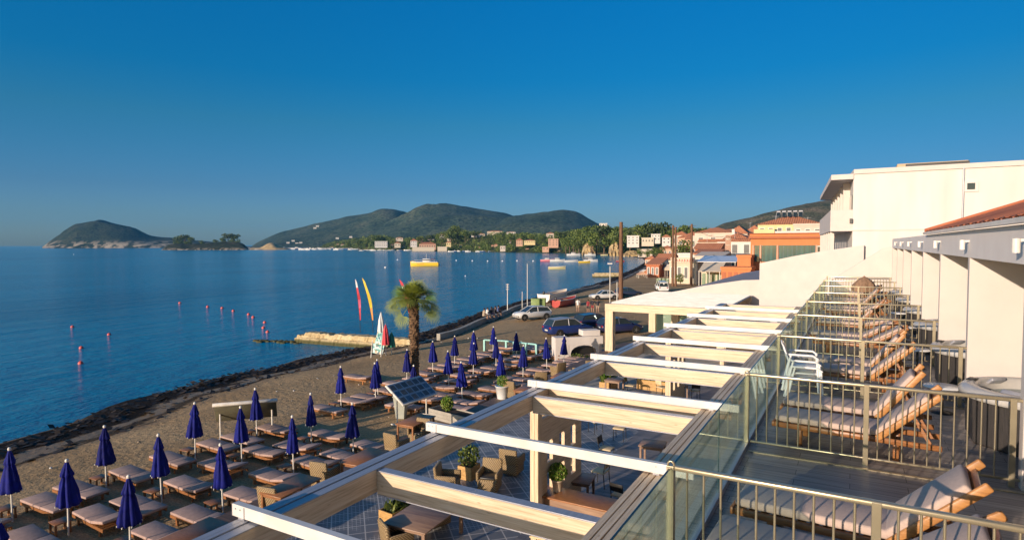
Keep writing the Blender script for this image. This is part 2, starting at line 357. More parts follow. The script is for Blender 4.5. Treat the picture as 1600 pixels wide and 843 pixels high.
for i, p in enumerate(SH):
    a = SH[max(0, i-2)]; b = SH[min(len(SH)-1, i+2)]; d = (b-a).normalized(); nn = Vector((d.y, -d.x))
    if i: ul += (p-SH[i-1]).length
    w = .35*math.sin(ul*.35)+.3*math.sin(ul*.83+1)
    A_ = SH[max(0, i-25)]; B_ = SH[min(len(SH)-1, i+25)]; D_ = (B_-A_).normalized(); NW = Vector((D_.y, -D_.x))
    for o in OFFS:
        k = math.exp(-max(0, o-1)/6) if o > 0 else 1; fb = max(0, min(1, (o-4)/16))
        q = p+(nn.lerp(NW, fb)).normalized()*(o+w*k); vs.append((q.x, q.y, bz(o)+(rg.uniform(-.025, .025) if 0 < o < 30 else 0))); uvs.append((ul, o))
k = len(OFFS)
for i in range(len(SH)-1):
    for j in range(k-1): fs.append((i*k+j, (i+1)*k+j, (i+1)*k+j+1, i*k+j+1))
me = bpy.data.meshes.new('beach_ground'); me.from_pydata(vs, [], fs); uvl = me.uv_layers.new(name='shore')
for lp in me.loops: uvl.data[lp.index].uv = uvs[lp.vertex_index]
me.polygons.foreach_set('use_smooth', [True]*len(fs))
def sandmat():
    m, t, p = newmat('brown_beach_sand'); ob = mapping(t); uv = N(t, 'ShaderNodeUVMap', uv_map='shore'); sp = N(t, 'ShaderNodeSeparateXYZ'); L(t, uv.outputs[0], sp.inputs[0])
    n1 = noise(t, ob, .25, 5); n2 = noise(t, ob, 3, 6); n3 = noise(t, ob, 14, 4, .7)
    r = ramp(t, n1.outputs[0], [(.3, (.40, .265, .14)), (.7, (.55, .38, .21))]); r3 = ramp(t, n3.outputs[0], [(.35, (.62, .60, .56)), (.6, (1.12, 1.1, 1.06))])
    mx = N(t, 'ShaderNodeMix', data_type='RGBA', blend_type='MULTIPLY'); mx.inputs[0].default_value = 1; L(t, r.outputs[0], mx.inputs[6]); L(t, r3.outputs[0], mx.inputs[7])
    def mth(op, a, b=None, c=None):
        q = N(t, 'ShaderNodeMath', operation=op)
        for s, x in zip(q.inputs, (a, b, c)):
            if x is None: continue
            if isinstance(x, (int, float)): s.default_value = x
            else: L(t, x, s)
        return q.outputs[0]
    nw = noise(t, mapping(t, (.6, .25, 1)), 1.0, 5); off = mth('ADD', sp.outputs[1], mth('MULTIPLY', mth('SUBTRACT', nw.outputs[0], .5), 3.6))
    def band(a, b, s=.25):
        u = N(t, 'ShaderNodeMapRange'); u.inputs[1].default_value = a-s; u.inputs[2].default_value = a+s; L(t, off, u.inputs[0])
        w = N(t, 'ShaderNodeMapRange'); w.inputs[1].default_value = b-s; w.inputs[2].default_value = b+s; w.inputs[3].default_value = 1; w.inputs[4].default_value = 0; L(t, off, w.inputs[0])
        return mth('MULTIPLY', u.outputs[0], w.outputs[0])
    weed = mth('MAXIMUM', band(.0, 3.3), mth('MULTIPLY', band(4.6, 5.3, .2), .8)); wet = band(-20, 5.6, .9)
    c = mixc(t, mth('MULTIPLY', wet, .55), mx.outputs[2], (.09, .07, .05)); nb = noise(t, ob, 5, 6, .7)
    wr = ramp(t, nb.outputs[0], [(.4, (.008, .006, .005)), (.75, (.035, .022, .014))]); c = mixc(t, weed, c, wr.outputs[0])
    p.inputs['Specular IOR Level'].default_value = .12
    L(t, c, p.inputs['Base Color']); rr = N(t, 'ShaderNodeMapRange'); L(t, mth('MULTIPLY', wet, mth('SUBTRACT', 1, weed)), rr.inputs[0]); rr.inputs[3].default_value = .95; rr.inputs[4].default_value = .38; L(t, rr.outputs[0], p.inputs['Roughness'])
    b = N(t, 'ShaderNodeBump'); b.inputs['Strength'].default_value = 1; b.inputs['Distance'].default_value = .09; L(t, mth('ADD', n2.outputs[0], mth('MULTIPLY', n3.outputs[0], .35)), b.inputs['Height'])
    nl = noise(t, mapping(t, (2.2, .25, 1), (0, 0, R(8))), 1.2, 4); b2 = N(t, 'ShaderNodeBump'); b2.inputs['Strength'].default_value = .5; b2.inputs['Distance'].default_value = .12; L(t, mth('ADD', nl.outputs[0], mth('MULTIPLY', nb.outputs[0], mth('MULTIPLY', weed, 1.5))), b2.inputs['Height']); L(t, b.outputs[0], b2.inputs['Normal']); L(t, b2.outputs[0], p.inputs['Normal'])
    return m
def weedpiles():
    rg = random.Random(31); b = MB()
    for i in range(9000):
        j = int(rg.triangular(0, 1, .2)*260)+10; p = SH[min(j, len(SH)-2)]; q = SH[min(j+1, len(SH)-1)]; d = (q-p).normalized(); n_ = Vector((d.y, -d.x)); o = abs(rg.gauss(1.5, 1.0)) if rg.random() < .86 else rg.gauss(5.0, .35); c = p.lerp(q, rg.random())+n_*(o+.35*math.sin(i*.01)); s_ = rg.uniform(.06, .22)
        a = rg.uniform(0, 6.28); z = bz(max(0, o))+rg.uniform(.0, .10); e = Vector((math.cos(a), math.sin(a), rg.uniform(-.3, .5)))*s_; f = Vector((-math.sin(a), math.cos(a), rg.uniform(-.2, .4)))*s_*.6; c3 = Vector((c.x, c.y, z))
        b.add([c3-e-f, c3+e-f, c3+e*1.2+f, c3-e*.8+f], [(0, 1, 2, 3)], rg.randint(0, 1))
    return b
M['weed_a'] = pm('dark_seaweed', (.020, .014, .010), (.008, .006, .005), 6, rough=.7); M['weed_b'] = pm('brown_seaweed', (.06, .038, .022), (.02, .013, .009), 6, rough=.8)
o = weedpiles().build('seaweed', ['weed_a', 'weed_b']); tag(o, 'dark dried seaweed washed up in a band along the waterline', 'seaweed', kind='stuff')
dbr = MB(); rg_ = random.Random(41)
for i in range(900):
    j = rg_.randint(12, 140); p = SH[j]; q = SH[j+1]; d = (q-p).normalized(); n_ = Vector((d.y, -d.x)); o_ = rg_.uniform(3.5, 30); c = p+n_*o_; s_ = rg_.uniform(.02, .07); dbr.rbox((c.x, c.y, bz(o_)+s_*.3), (s_*2, s_*1.4, s_), s_*.3, 1, rz=rg_.uniform(0, 3), mi=0 if rg_.random() < .8 else 1)
M['pebble'] = pm('pebbles', (.30, .24, .17), (.14, .11, .08), 2, rough=.9); M['shellw'] = pm('white_shell', (.7, .66, .6), rough=.7)
o = dbr.build('pebbles', ['pebble', 'shellw']); tag(o, 'small pebbles and shells scattered over the sand', 'pebbles', kind='stuff')
M['sand'] = sandmat(); me.materials.append(M['sand'])
o = bpy.data.objects.new('beach_ground', me); COL.objects.link(o); tag(o, kind='structure')
# ground sheet under town and towards the back (a little below the beach sheet)
M['earth'] = pm('dry_earth', (.20, .16, .10), (.12, .11, .06), .02, rough=1)
MB().b2(-20, 9000, -3000, 9000, ZB-.5, ZB-.06).build('ground', 'earth'); tag(bpy.data.objects['ground'], kind='structure')
# sea
def seamat():
    m, t, p = newmat('deep_blue_sea_water'); v = mapping(t)
    p.inputs['Base Color'].default_value = (.0, .06, .15, 1); p.inputs['Roughness'].default_value = .12; p.inputs['IOR'].default_value = 1.33
    p.inputs['Specular IOR Level'].default_value = .14
    n0 = noise(t, mapping(t, (.22, .05, 1), (0, 0, R(14))), 1, 3); n1 = noise(t, mapping(t, (.9, .35, 1), (0, 0, R(20))), 1, 5, .6); n2 = noise(t, mapping(t, (4, 2.2, 1), (0, 0, R(-12))), 1, 4, .6)
    def B(h, d, prev=None):
        b = N(t, 'ShaderNodeBump'); b.inputs['Strength'].default_value = 1; b.inputs['Distance'].default_value = d; L(t, h.outputs[0], b.inputs['Height'])
        if prev: L(t, prev.outputs[0], b.inputs['Normal'])
        return b
    b = B(n2, .10, B(n1, .30, B(n0, .55))); L(t, b.outputs[0], p.inputs['Normal'])
    c = ramp(t, noise(t, mapping(t, (.02, .006, 1), (0, 0, R(15))), 1, 4).outputs[0], [(.35, (.0, .20, .36)), (.65, (.0, .28, .47))]); L(t, c.outputs[0], p.inputs['Base Color'])
    return m
M['sea'] = seamat(); mb = MB(); X = [-26000, -6000, -2000, -600, -200, -20, 200, 3000]; Yv = [-3000, -200, 0, 100, 300, 800, 2500, 8000, 24000]
mb.add([(x, y, ZS) for x in X for y in Yv], [(i*9+j, (i+1)*9+j, (i+1)*9+j+1, i*9+j+1) for i in range(7) for j in range(8)]); tag(mb.build('sea', 'sea'), kind='structure')
# hills
def hillmat(name, a, b, c, sc, rock=None):
    m, t, p = newmat(name); v = mapping(t); n = noise(t, v, sc, 8, .62); r = ramp(t, n.outputs[0], [(.32, b), (.5, a), (.72, c)]); col = r.outputs[0]
    n3 = noise(t, v, sc*14, 4, .7); r3 = ramp(t, n3.outputs[0], [(.38, (.3, .3, .3)), (.6, (1.35, 1.35, 1.35))])
    mx = N(t, 'ShaderNodeMix', data_type='RGBA', blend_type='MULTIPLY'); mx.inputs[0].default_value = 1; L(t, col, mx.inputs[6]); L(t, r3.outputs[0], mx.inputs[7]); col = mx.outputs[2]
    if rock:
        g = N(t, 'ShaderNodeNewGeometry'); s = N(t, 'ShaderNodeSeparateXYZ'); L(t, g.outputs['Position'], s.inputs[0])
        mr = N(t, 'ShaderNodeMapRange'); mr.inputs[1].default_value = rock[0]; mr.inputs[2].default_value = rock[1]; mr.inputs[3].default_value = 1; mr.inputs[4].default_value = 0; L(t, s.outputs[2], mr.inputs[0])
        n2 = noise(t, v, sc*3, 5); mm = N(t, 'ShaderNodeMath', operation='MULTIPLY'); L(t, mr.outputs[0], mm.inputs[0]); r2 = ramp(t, n2.outputs[0], [(.46, (0, 0, 0)), (.56, (1, 1, 1))]); L(t, r2.outputs[0], mm.inputs[1])
        col = mixc(t, mm.outputs[0], col, (.42, .35, .26))
    L(t, col, p.inputs['Base Color']); p.inputs['Roughness'].default_value = 1; p.inputs['Specular IOR Level'].default_value = .1; bump(t, p, n.outputs[0], 1, 10/(sc*400)); return m
M['hill'] = hillmat('wooded_hill', (.07, .095, .055), (.03, .05, .032), (.15, .15, .09), .006)
M['hill_isle'] = hillmat('wooded_island', (.035, .05, .03), (.02, .032, .02), (.07, .075, .045), .01, (4, 26))
M['hill_islet'] = hillmat('scrubby_islet', (.04, .05, .03), (.02, .032, .02), (.10, .09, .055), .05, (-6.5, -1))
M['hill_dry'] = hillmat('dry_scrub_hill', (.13, .12, .065), (.06, .075, .04), (.28, .21, .13), .02)
M['coast'] = hillmat('green_coast_slope', (.10, .12, .04), (.05, .07, .025), (.26, .21, .10), .03)
from mathutils import noise as mn
def interp(P, x):
    if x <= P[0][0]: return P[0][1]
    for a, b in zip(P, P[1:]):
        if x <= b[0]:
            t = (x-a[0])/(b[0]-a[0]); return a[1]+(b[1]-a[1])*t
    return P[-1][1]
def hill(name, prof, dist, depth, mat, nx=120, nv=22, amp=.2, z0=ZS-1, seed=0, dslope=0):
    xs = [prof[0][0]+(prof[-1][0]-prof[0][0])*i/(nx-1) for i in range(nx)]; vs = []; fs = []
    for i, x in enumerate(xs):
        y = sum(interp(prof, x+dx) for dx in (-4, -2, 0, 2, 4))/5; dd = dist+dslope*(x-prof[0][0]); top = atd(x, y, dd); base = atd(x, y, dd)
        dr = Vector((ray(x, y).x, ray(x, y).y, 0)); H = max(top.z-z0, 0.5)
        for j in range(nv):
            v = j/(nv-1)
            if v <= .7: s = v/.7; h = math.sin(s*math.pi/2)**.9; off = -(1-s)*depth
            else: s = (v-.7)/.3; h = math.cos(s*math.pi/2); off = s*depth*.7
            q = Vector((top.x, top.y, 0))+dr*off
            n = mn.fractal(Vector((q.x/depth*2.2+seed, q.y/depth*2.2, seed)), 1, 2.1, 6)
            rid = 1-abs(mn.noise(Vector((q.x/depth*1.6+seed*3, q.y/depth*1.6, 5))))*2
            k = math.sin(math.pi*min(1, v/.7)) if v < .7 else 0
            h2 = h+(n*amp+(rid-.5)*amp*1.6)*k*h
            vs.append((q.x, q.y, z0+H*max(0, h2)))
    for i in range(nx-1):
        for j in range(nv-1): fs.append((i*nv+j, (i+1)*nv+j, (i+1)*nv+j+1, i*nv+j+1))
    me = bpy.data.meshes.new(name); me.from_pydata(vs, [], fs); me.polygons.foreach_set('use_smooth', [True]*len(fs)); me.materials.append(M[mat])
    o = bpy.data.objects.new(name, me); COL.objects.link(o); return tag(o, kind='structure')
hill('island_hill', [(66, 386), (72, 382), (78, 377), (90, 370), (104, 359), (117, 350), (140, 346.5), (165, 347), (190, 351), (210, 357), (235, 368), (250, 371), (268, 372), (290, 374), (330, 378), (400, 386)], 2600, 320, 'hill_isle', 150, seed=1)
hill('hill', [(390, 387), (398, 381), (410, 375), (440, 363), (470, 357), (500, 351), (540, 341), (575, 333), (598, 328), (615, 330), (628, 335), (660, 347), (700, 362), (740, 372)], 3500, 1100, 'hill', 160, seed=4, z0=ZS-3)
hill('hill', [(540, 386), (570, 368), (600, 350), (630, 336), (650, 330), (690, 326), (715, 327), (750, 331), (780, 334), (795, 337), (830, 350), (870, 368), (900, 384)], 3050, 900, 'hill', 160, seed=9)
hill('hill', [(680, 384), (720, 362), (760, 346), (800, 338), (850, 334.5), (880, 333.5), (900, 338), (920, 346), (940, 353), (980, 362), (1030, 371), (1100, 380)], 2650, 800, 'hill', 160, seed=14)
hill('hill', [(1060, 382), (1090, 369), (1110, 362), (1130, 353), (1170, 345), (1200, 337), (1240, 327), (1290, 319), (1340, 312), (1420, 306), (1520, 310), (1700, 330)], 1300, 500, 'hill_dry', 120, seed=20, z0=ZB-2)
# mid-distance coast slope behind the far shore
def shore_zc(x):
    lo = None
    for p in SH[60:]:
        v = Vector((p.x, p.y, ZS))-CP; zc = v.dot(ax); px = 800+FPX*v.dot(rx)/zc
        if p.y > 350 and (lo is None or abs(px-x) < lo[0]): lo = (abs(px-x), zc)
    return lo[1]
CZ = [(480, 1500), (510, 1380), (600, 1005), (700, 830), (800, 690), (900, 590), (960, 520), (1010, 440), (1060, 430), (1130, 440), (1250, 440)]
TOPY = [(480, 387), (508, 384), (525, 380), (545, 377), (565, 375), (585, 371), (600, 372), (615, 376), (660, 376), (690, 369), (715, 362), (740, 366), (760, 367), (800, 369), (850, 370), (900, 366), (930, 362), (980, 363), (1010, 362), (1040, 364), (1080, 366), (1110, 364), (1160, 362), (1250, 360)]
def coast_pt(x, v):
    "slope surface: v=0 at the far beach, v=1 on the crest"
    z0 = interp(CZ, x)+12; d = z0+v*150; ztop = atd(x, interp(TOPY, x), z0+150).z
    s = max(0, min(1, v)); h = s*s*(3-2*s)
    p = atd(x, 400, d); return Vector((p.x, p.y, ZB+.1+(ztop-ZB)*h))
vs = []; fs = []; nx = 150; nv = 14
for i in range(nx):
    x = 480+770*i/(nx-1)
    for j in range(nv):
        v = -.12+j*1.5/(nv-1); q = coast_pt(x, v); q.z += 1.2*mn.noise(q*.03)*(1 if v > .15 else 0)-(2 if v < 0 else 0)
        if v > 1.05: q.z -= (v-1.05)*60
        vs.append(q)
for i in range(nx-1):
    for j in range(nv-1): fs.append((i*nv+j, (i+1)*nv+j, (i+1)*nv+j+1, i*nv+j+1))
me = bpy.data.meshes.new('coast_slope'); me.from_pydata(vs, [], fs); me.polygons.foreach_set('use_smooth', [True]*len(fs)); me.materials.append(M['coast'])
tag(COL.objects.get('x') or bpy.data.objects.new('coast_slope', me), kind='structure'); COL.objects.link(bpy.data.objects['coast_slope'])
# ================================================================== THE HOTEL: deck, fins, fascia, roof
BY = [0.87+4.11*k for k in range(-2, 11)]      # bay lines, BY[3] = 4.98 is the nearest railing in view
XG, XF, XR = -1.30, 1.75, 4.6                  # glass line, fin fronts, room facade
YE = 38.3                                      # end of the terrace
hotel = thing('hotel_building', 'long white hotel wing with a grey upper deck and fin walls between its bays', 'building', (1.5, 15, ZR))
def inv(o, x0=1.5, y0=15, z0=ZR): o.location = (-x0, -y0, -z0); return o
def hp(mb, name, mats, bev=0, label=None):
    return inv(mb.build(name, mats, hotel, bev, label))
hp(MB().b2(-1.42, 8, -9, YE, -.28, 0), 'deck_floor', 'deck')
hp(MB().b2(-1.52, -1.424, -9, YE, -.62, .02), 'deck_edge', 'plaster')
hp(MB().b2(-1.40, -1.25, -9, YE, -4.38, -.284).b2(-1.6, -1.404, -9, YE, -1.2, -.85), 'lower_wall', 'plaster')
for y in BY:
    if y > -5: hp(MB().b2(XF, XR-.002, y-.09, y+.09, .001, 2.64), 'partition_wall', 'plaster')
hp(MB().b2(XF, XF+.2, -9, YE, 2.642, 3.12).b2(XF+.2, XR+.3, -9, YE, 2.66, 2.86), 'fascia', 'fascia')
hp(MB().b2(XR, XR+.2, -9, YE, .001, 2.66), 'room_wall', 'plaster')
for k in range(1, 11):
    y = BY[k]+2.05
    w = MB().b2(XR-.03, XR-.002, y-1.2, y+1.2, .03, 2.2).b2(XR-.06, XR-.03, y-1.25, y-1.17, .03, 2.24, 1).b2(XR-.06, XR-.03, y+1.17, y+1.25, .03, 2.24, 1).b2(XR-.06, XR-.03, y-.04, y+.04, .03, 2.24, 1).b2(XR-.06, XR-.03, y-1.17, y+1.17, 2.2, 2.26, 1)
    hp(w, 'sliding_door', ['window', 'white_metal'])
# tiled roof, its rake at Y = 20
sl = math.tan(R(19)); xe, ze = 1.70, 3.20; y1 = 20.2
T = MB(); nseg = 74
xr = 7.5
prof = []
for i in range(nseg*6+1):
    yy = -6+(y1+6)*i/(nseg*6); prof.append((yy, .035*abs(math.sin(math.pi*i/6))))
vs = []; 
for yy, h in prof: vs += [(xe, yy, ze+h), (xr, yy, ze+h+(xr-xe)*sl)]
T.add(vs, [(2*i, 2*i+2, 2*i+3, 2*i+1) for i in range(len(prof)-1)], 0, smooth=False)
hp(T, 'tile_roof', 'tile')
hp(MB().prism([(xe, ze-.075), (xr, ze-.075+(xr-xe)*sl), (xr, ze-.01+(xr-xe)*sl), (xe, ze-.01)], -6, y1, axis='y'), 'roof_slab', 'plaster2')
hp(MB().prism([(xe-.02, ze-.05), (xr, ze-.05+(xr-xe)*sl), (xr, ze+.09+(xr-xe)*sl), (xe-.02, ze+.09)], y1, y1+.12, axis='y'), 'rake_tiles', 'tile')
hp(MB().b2(xe-.06, xe-.005, -6, y1+.1, ze-.07, ze-.005), 'gutter', 'white_metal')
hp(MB().b2(XF+.02, XR+.4, y1+.15, YE, 2.87, 3.10), 'flat_roof', 'plaster2')
for k in range(2, 11):
    yy = BY[k]+.02
    lm = MB().tube((XF-.10, yy, 2.78), (XF-.10, yy, 2.95), .042, n=14).box((XF-.035, yy, 2.93), (.07, .022, .03))
    hp(lm, 'wall_lamp', 'white_metal')
# raked white walls closing the far end
def px_wall(name, pts, Y, th, label, mat='plaster', zb=None):
    q = [atY(x, y, Y) for x, y in pts]; poly = [(p.x, p.z) for p in q]
    if zb is not None: poly += [(poly[-1][0], zb), (poly[0][0], zb)]
    o = MB().prism(poly, Y, Y+th, axis='y').build(name, mat); tag(o, label, 'wall'); return o
px_wall('boundary_wall', [(1262, 460), (1300, 437), (1340, 412), (1380, 388), (1432, 378)], YE+.05, .3, 'white end wall with a raked top closing off the deck behind the last railing', zb=-4.3)
px_wall('boundary_wall', [(1187, 411), (1240, 400), (1292, 391), (1335, 385), (1350, 383)], 45.6, .3, 'white wall with a gently raked top standing between the grey roof and the tall hotel block', zb=-4.3)
# tall block behind: facade turned 4.4 degrees towards the sea
tb = thing('hotel_block', 'tall white hotel block with a projecting roof, one small window and sea balconies', 'building', (2, 46, ZB))
def tp(mb, name, mats, label=None, par=None):
    o = mb.build(name, mats, par or tb, 0, label)
    if par is None: o.location = (-2, -46, -ZB)
    return o
Yt = 46; A = atY(1334, 265, Yt); B = atY(1700, 247, Yt); zt = A.z-.3
fd = Vector((-math.sin(R(4.4)), math.cos(R(4.4)))); fn = Vector((-fd.y*-1, 0))
def fq(x, l, z): p = Vector((x, Yt))+fd*l; return (p.x, p.y, z)
mbx = MB(); Lb = 20.5; x0, x1 = A.x, 16
mbx.add([(x0, Yt, ZB), (x1, Yt, ZB), (x1, Yt, zt), (x0, Yt, zt), fq(x0, Lb, ZB), fq(x1, Lb, ZB), fq(x1, Lb, zt), fq(x0, Lb, zt)], [(0, 1, 2, 3), (4, 7, 6, 5), (0, 4, 5, 1), (3, 2, 6, 7), (0, 3, 7, 4), (1, 5, 6, 2)])
tp(mbx, 'wall', 'plaster2')
def slab(xa, xb, la, lb, za, zb, name, mat, par=None, shift=0):
    m_ = MB().add([fq(xa, la, za), fq(xb, la, za), fq(xb, lb, za), fq(xa, lb, za), fq(xa, la, zb), fq(xb, la, zb), fq(xb, lb, zb), fq(xa, lb, zb)], [(0, 1, 2, 3), (4, 7, 6, 5), (0, 4, 5, 1), (1, 5, 6, 2), (2, 6, 7, 3), (3, 7, 4, 0)])
    return tp(m_, name, mat, par=par)
ov = A.x-atY(1299, 268, Yt).x
slab(x0-ov, x0-.003, -.1, Lb+.3, zt-.32, zt+.02, 'roof', 'plaster')
slab(x0-.002, x1, -.12, Lb+.3, zt+.002, zt+.30, 'parapet', 'plaster')
zb1 = atY(1315, 328, Yt).z; zb0 = atY(1315, 361, Yt).z
slab(x0-ov, x0-ov+.12, 0, Lb, zb0, zb1, 'balcony_parapet', 'plaster'); slab(x0-ov+.122, x0-.003, 0, .12, zb0, zb1, 'balcony_end', 'plaster')
slab(x0-ov+.122, x0-.003, .122, Lb, zb0, zb0+.18, 'balcony_floor', 'plaster')
for i in range(6): slab(x0-.42, x0-.003, 2.6+3.3*i, 2.85+3.3*i, zb0+.185, zt-.33, 'balcony_divider', 'plaster')
for i in range(6):
    w_ = slab(x0-.05, x0-.004, .5+3.3*i, 2.3+3.3*i, zb0+.2, zb0+2.4, 'balcony_door', 'window')
for i in range(7): slab(x0-ov+.05, x0-ov+.3, 1.2+3.1*i, 1.45+3.1*i, ZB, zb0-.003, 'column', 'plaster')
wp = atY(1517, 291, Yt); px = 1.0/ (FPX/ (wp-CP).dot(ax))
tp(MB().b2(wp.x-9.5*px, wp.x+9.5*px, Yt-.09, Yt-.002, wp.z-8.5*px, wp.z+8.5*px).b2(wp.x-5*px, wp.x+5*px, Yt-.11, Yt-.092, wp.z-5*px, wp.z+5*px, 1), 'window', ['plaster2', 'window'])
d0 = atY(1506, 262, Yt); d1 = atY(1503, 348, Yt)
tp(MB().tube((d0.x, Yt-.08, d0.z), (d0.x, Yt-.08, d0.z-1.7), .05).tube((d0.x, Yt-.08, d0.z-1.7), (d1.x, Yt-.08, d1.z), .05), 'drain_pipe', 'grey_metal')
lp_ = atY(1331, 345, Yt); tp(MB().box((lp_.x-.05, Yt-.12, lp_.z), (.16, .2, .3)), 'wall_lamp', 'black')
zc_ = atY(1334, 424, Yt)
tp(MB().b2(x0-.3, x1, Yt-.05, Yt-.004, atY(1400, 358.5, Yt).z-.06, atY(1400, 358.5, Yt).z+.04), 'cornice', 'plaster')
ra = atY(1402, 262, 52); rb = atY(1513, 250, 52)
pr = MB().b2(ra.x, rb.x, 52, 56, zt+.2, rb.z, 0); pr.b2(ra.x-.6, ra.x-.002, 52.3, 55, zt+.2, rb.z-.25, 0)
tp(pr, 'rooftop_room', 'roomb' if 'roomb' in M else 'concrete')
tp(MB().b2(ra.x+.5, ra.x+4.2, 51.9, 51.99, rb.z-.35, rb.z-.05), 'shutter', 'black')
for i in range(3): tp(MB().b2(ra.x+.5+1.1*i, ra.x+1.1+1.1*i, 51.92, 51.99, rb.z-1.2, rb.z-.5), 'rooftop_window', 'window')
# ------------------------------------------------------------------ railings
def railing(Y, k):
    t = thing('deck_railing', '', 'railing', (XG, Y, 0), 0, 'railings dividing the deck bays')
    for x in (0, 1.47, 2.97): MB().box((x, 0, .53), (.062, .062, 1.06)).build('post', 'rail', t, .004)
    tr = MB(); tr.rbox((1.6, 0, 1.045), (3.14, .058, .042), .012, 2); tr.build('top_rail', 'rail', t)
    MB().rbox((1.6, 0, .09), (3.1, .034, .03), .008, 1).build('bottom_rail', 'rail', t)
    cap = MB(); ring = [(-.006, 0)]
    for i in range(9):
        a = math.pi*i/8; p = (.026*math.cos(a), 0, 1.062+.03*math.sin(a)); 
        if i: cap.tube(pp, p, .010, n=6)
        pp = p
    cap.build('post_cap', 'rail', t)
    bl = MB().tube((0, 0, .10), (0, 0, 1.03), .0095, n=8).mesh('baluster', 'rail')
    for i in range(1, 23):
        x = .1336*i
        if i in (11,) or x > 2.93: continue
        o = bpy.data.objects.new('baluster', bl); COL.objects.link(o); o.parent = t; o.location = (x, 0, 0)
    return t
RL = railing(BY[3], 0)
for k in range(2, 12):
    nm = {3: 'nearest champagne metal railing crossing the deck in front of the closest loungers'}.get(k)
    if k == 2: lab = 'champagne metal railing crossing the deck just below the camera'
    elif k == 3: lab = nm
    elif k == 11: lab = 'farthest champagne metal railing, in front of the white end wall'
    else: lab = f'champagne metal railing crossing the deck, {ORD[k-3]} from the camera'
    place(RL, (XG, BY[k], 0), 0, lab)
def glassrail():
    t = thing('glass_railing', '', 'railing', (XG, 0, 0), 0, 'glass balustrades along the deck edge')
    for y0, y1 in ((.05, 2.04), (2.06, 4.06)):
        g = MB().b2(-.006, .006, y0, y1, .05, 1.04).build('glass_pane', 'glass', t)
        MB().b2(-.007, .007, y0, y1, 1.0405, 1.046).b2(-.007, .007, y0-.004, y0-.0005, .05, 1.04).build('pane_edge', 'glass_edge', g)
    MB().b2(-.03, .03, .04, 4.07, .002, .075).build('base_channel', 'grey_metal', t, .004); return t
GR = glassrail()
for k in range(1, 11): place(GR, (XG, BY[k], 0), 0, f'green tinted glass balustrade on the sea side of the {ORD[k-1]} deck bay' if k > 2 else f'green tinted glass balustrade at the deck edge {"beside" if k == 2 else "behind"} the camera')
for k in range(2, 11):
    o = MB().b2(XG+.05, 4.4, BY[k]-.22, BY[k]-.17, .001, .012).build('floor_strip', 'rail'); o.parent = hotel; inv(o)
# ------------------------------------------------------------------ restaurant terrace
o = MB().b2(-14.8, -1.41, -14, 43, ZR-1.1, ZR, 0).build('terrace_base', 'concrete'); tag(o, kind='structure')
o = MB().b2(-7.2, -1.412, -14, 43, ZR, ZR+.004).build('terrace_floor', 'tfloor'); tag(o, kind='structure')
o = MB().b2(-12.4, -7.204, -14, 26, ZR, ZR+.004).build('patterned_floor', 'rugfloor'); tag(o, kind='structure')
M['boards2'] = planks('brown_terrace_boards', 'x', .16, 2.2, ((.20, .12, .075), (.13, .08, .05)), .6)
o = MB().b2(-14.8, -12.404, -14, 43, ZR, ZR+.004).build('terrace_boards', 'boards2'); tag(o, kind='structure')
# ------------------------------------------------------------------ pergola
PG = (-4.7, 15, ZR)
perg = thing('pergola', 'large pale oak pergola with white metal guide rails over the restaurant terrace', 'pergola', PG)
def pp_(mb, name, mat, bev=.006, par=None, label=None):
    o = mb.build(name, mat, par or perg, bev, label)
    if par is None: o.location = (-PG[0], -PG[1], -PG[2])
    return o
XA0, XA1, XB0, XB1, ZT = -6.86, -6.55, -2.82, -2.25, -.67
HB = .36
pp_(MB().b2(XA0, XA1, -9, 37.5, ZT-HB, ZT), 'long_beam', 'oaky')
tr = MB().b2(XA0-.05, XA0+.05, -9, 37.5, ZT+.003, ZT+.022).b2(XA0+.07, XA0+.14, -9, 37.5, ZT+.003, ZT+.03).b2(XA0+.16, XA1+.004, -9, 37.5, ZT+.003, ZT+.018)
pp_(tr, 'gutter_trim', 'grey_metal', .003, label='grey metal gutter trim on the seaward beam')
pp_(MB().b2(XB0, XB1, -9, 37.5, ZT-HB, ZT), 'long_beam', 'oaky')
gr_ = MB()
for i in range(5): gr_.b2(XB0+.01+.114*i, XB0+.10+.114*i, -9, 37.5, ZT+.003, ZT+.02)
pp_(gr_, 'gutter_trim', 'oaky', .003)
pp_(MB().b2(XB1+.003, -1.53, -9, 37.5, ZT-.12, ZT-.01), 'wall_plate', 'oaky')
CY = [-5.3, -1.1, -.3, 3.1, 7.19, 12.53, 13.4, 17.3, 21.2, 25.0, 25.75, 29.6, 33.6, 37.3]
for y in CY:
    c_ = pp_(MB().b2(XA1+.002, XB0-.002, y, y+.16, ZT-.385, ZT-.03), 'cross_beam', 'oakx')
    o = MB().b2(XA1+.004, XB0-.004, y-.002, y+.162, ZT-.028, ZT-.008).b2(XA1+.004, XB0-.004, y-.004, y+.02, ZT-.405, ZT-.387).build('beam_trim', 'grey_metal', c_, .003)
for k in range(0, 11):
    y = BY[k]-.02
    w_ = pp_(MB().b2(-7.02, -2.03, y, y+.10, ZT+.045, ZT+.205), 'guide_rail', 'white_metal', .006)
    for x_ in (-6.86, -2.6): MB().box((x_, y+.05, ZT+.035), (.10, .09, .045)).build('bracket', 'grey_metal', w_)
    MB().box((-6.78, y-.004, ZT+.10), (.012, .008, .19)).build('joint_plate', 'grey_metal', w_)
    for x_ in (-6.95, -6.86, -2.60, -2.12): MB().tube((x_, y+.001, ZT+.15), (x_, y-.008, ZT+.15), .011, n=8).build('bolt', 'grey_metal', w_)
    MB().b2(-7.024, -7.0205, y-.002, y+.102, ZT+.043, ZT+.207).build('end_cap', 'grey_metal', w_)
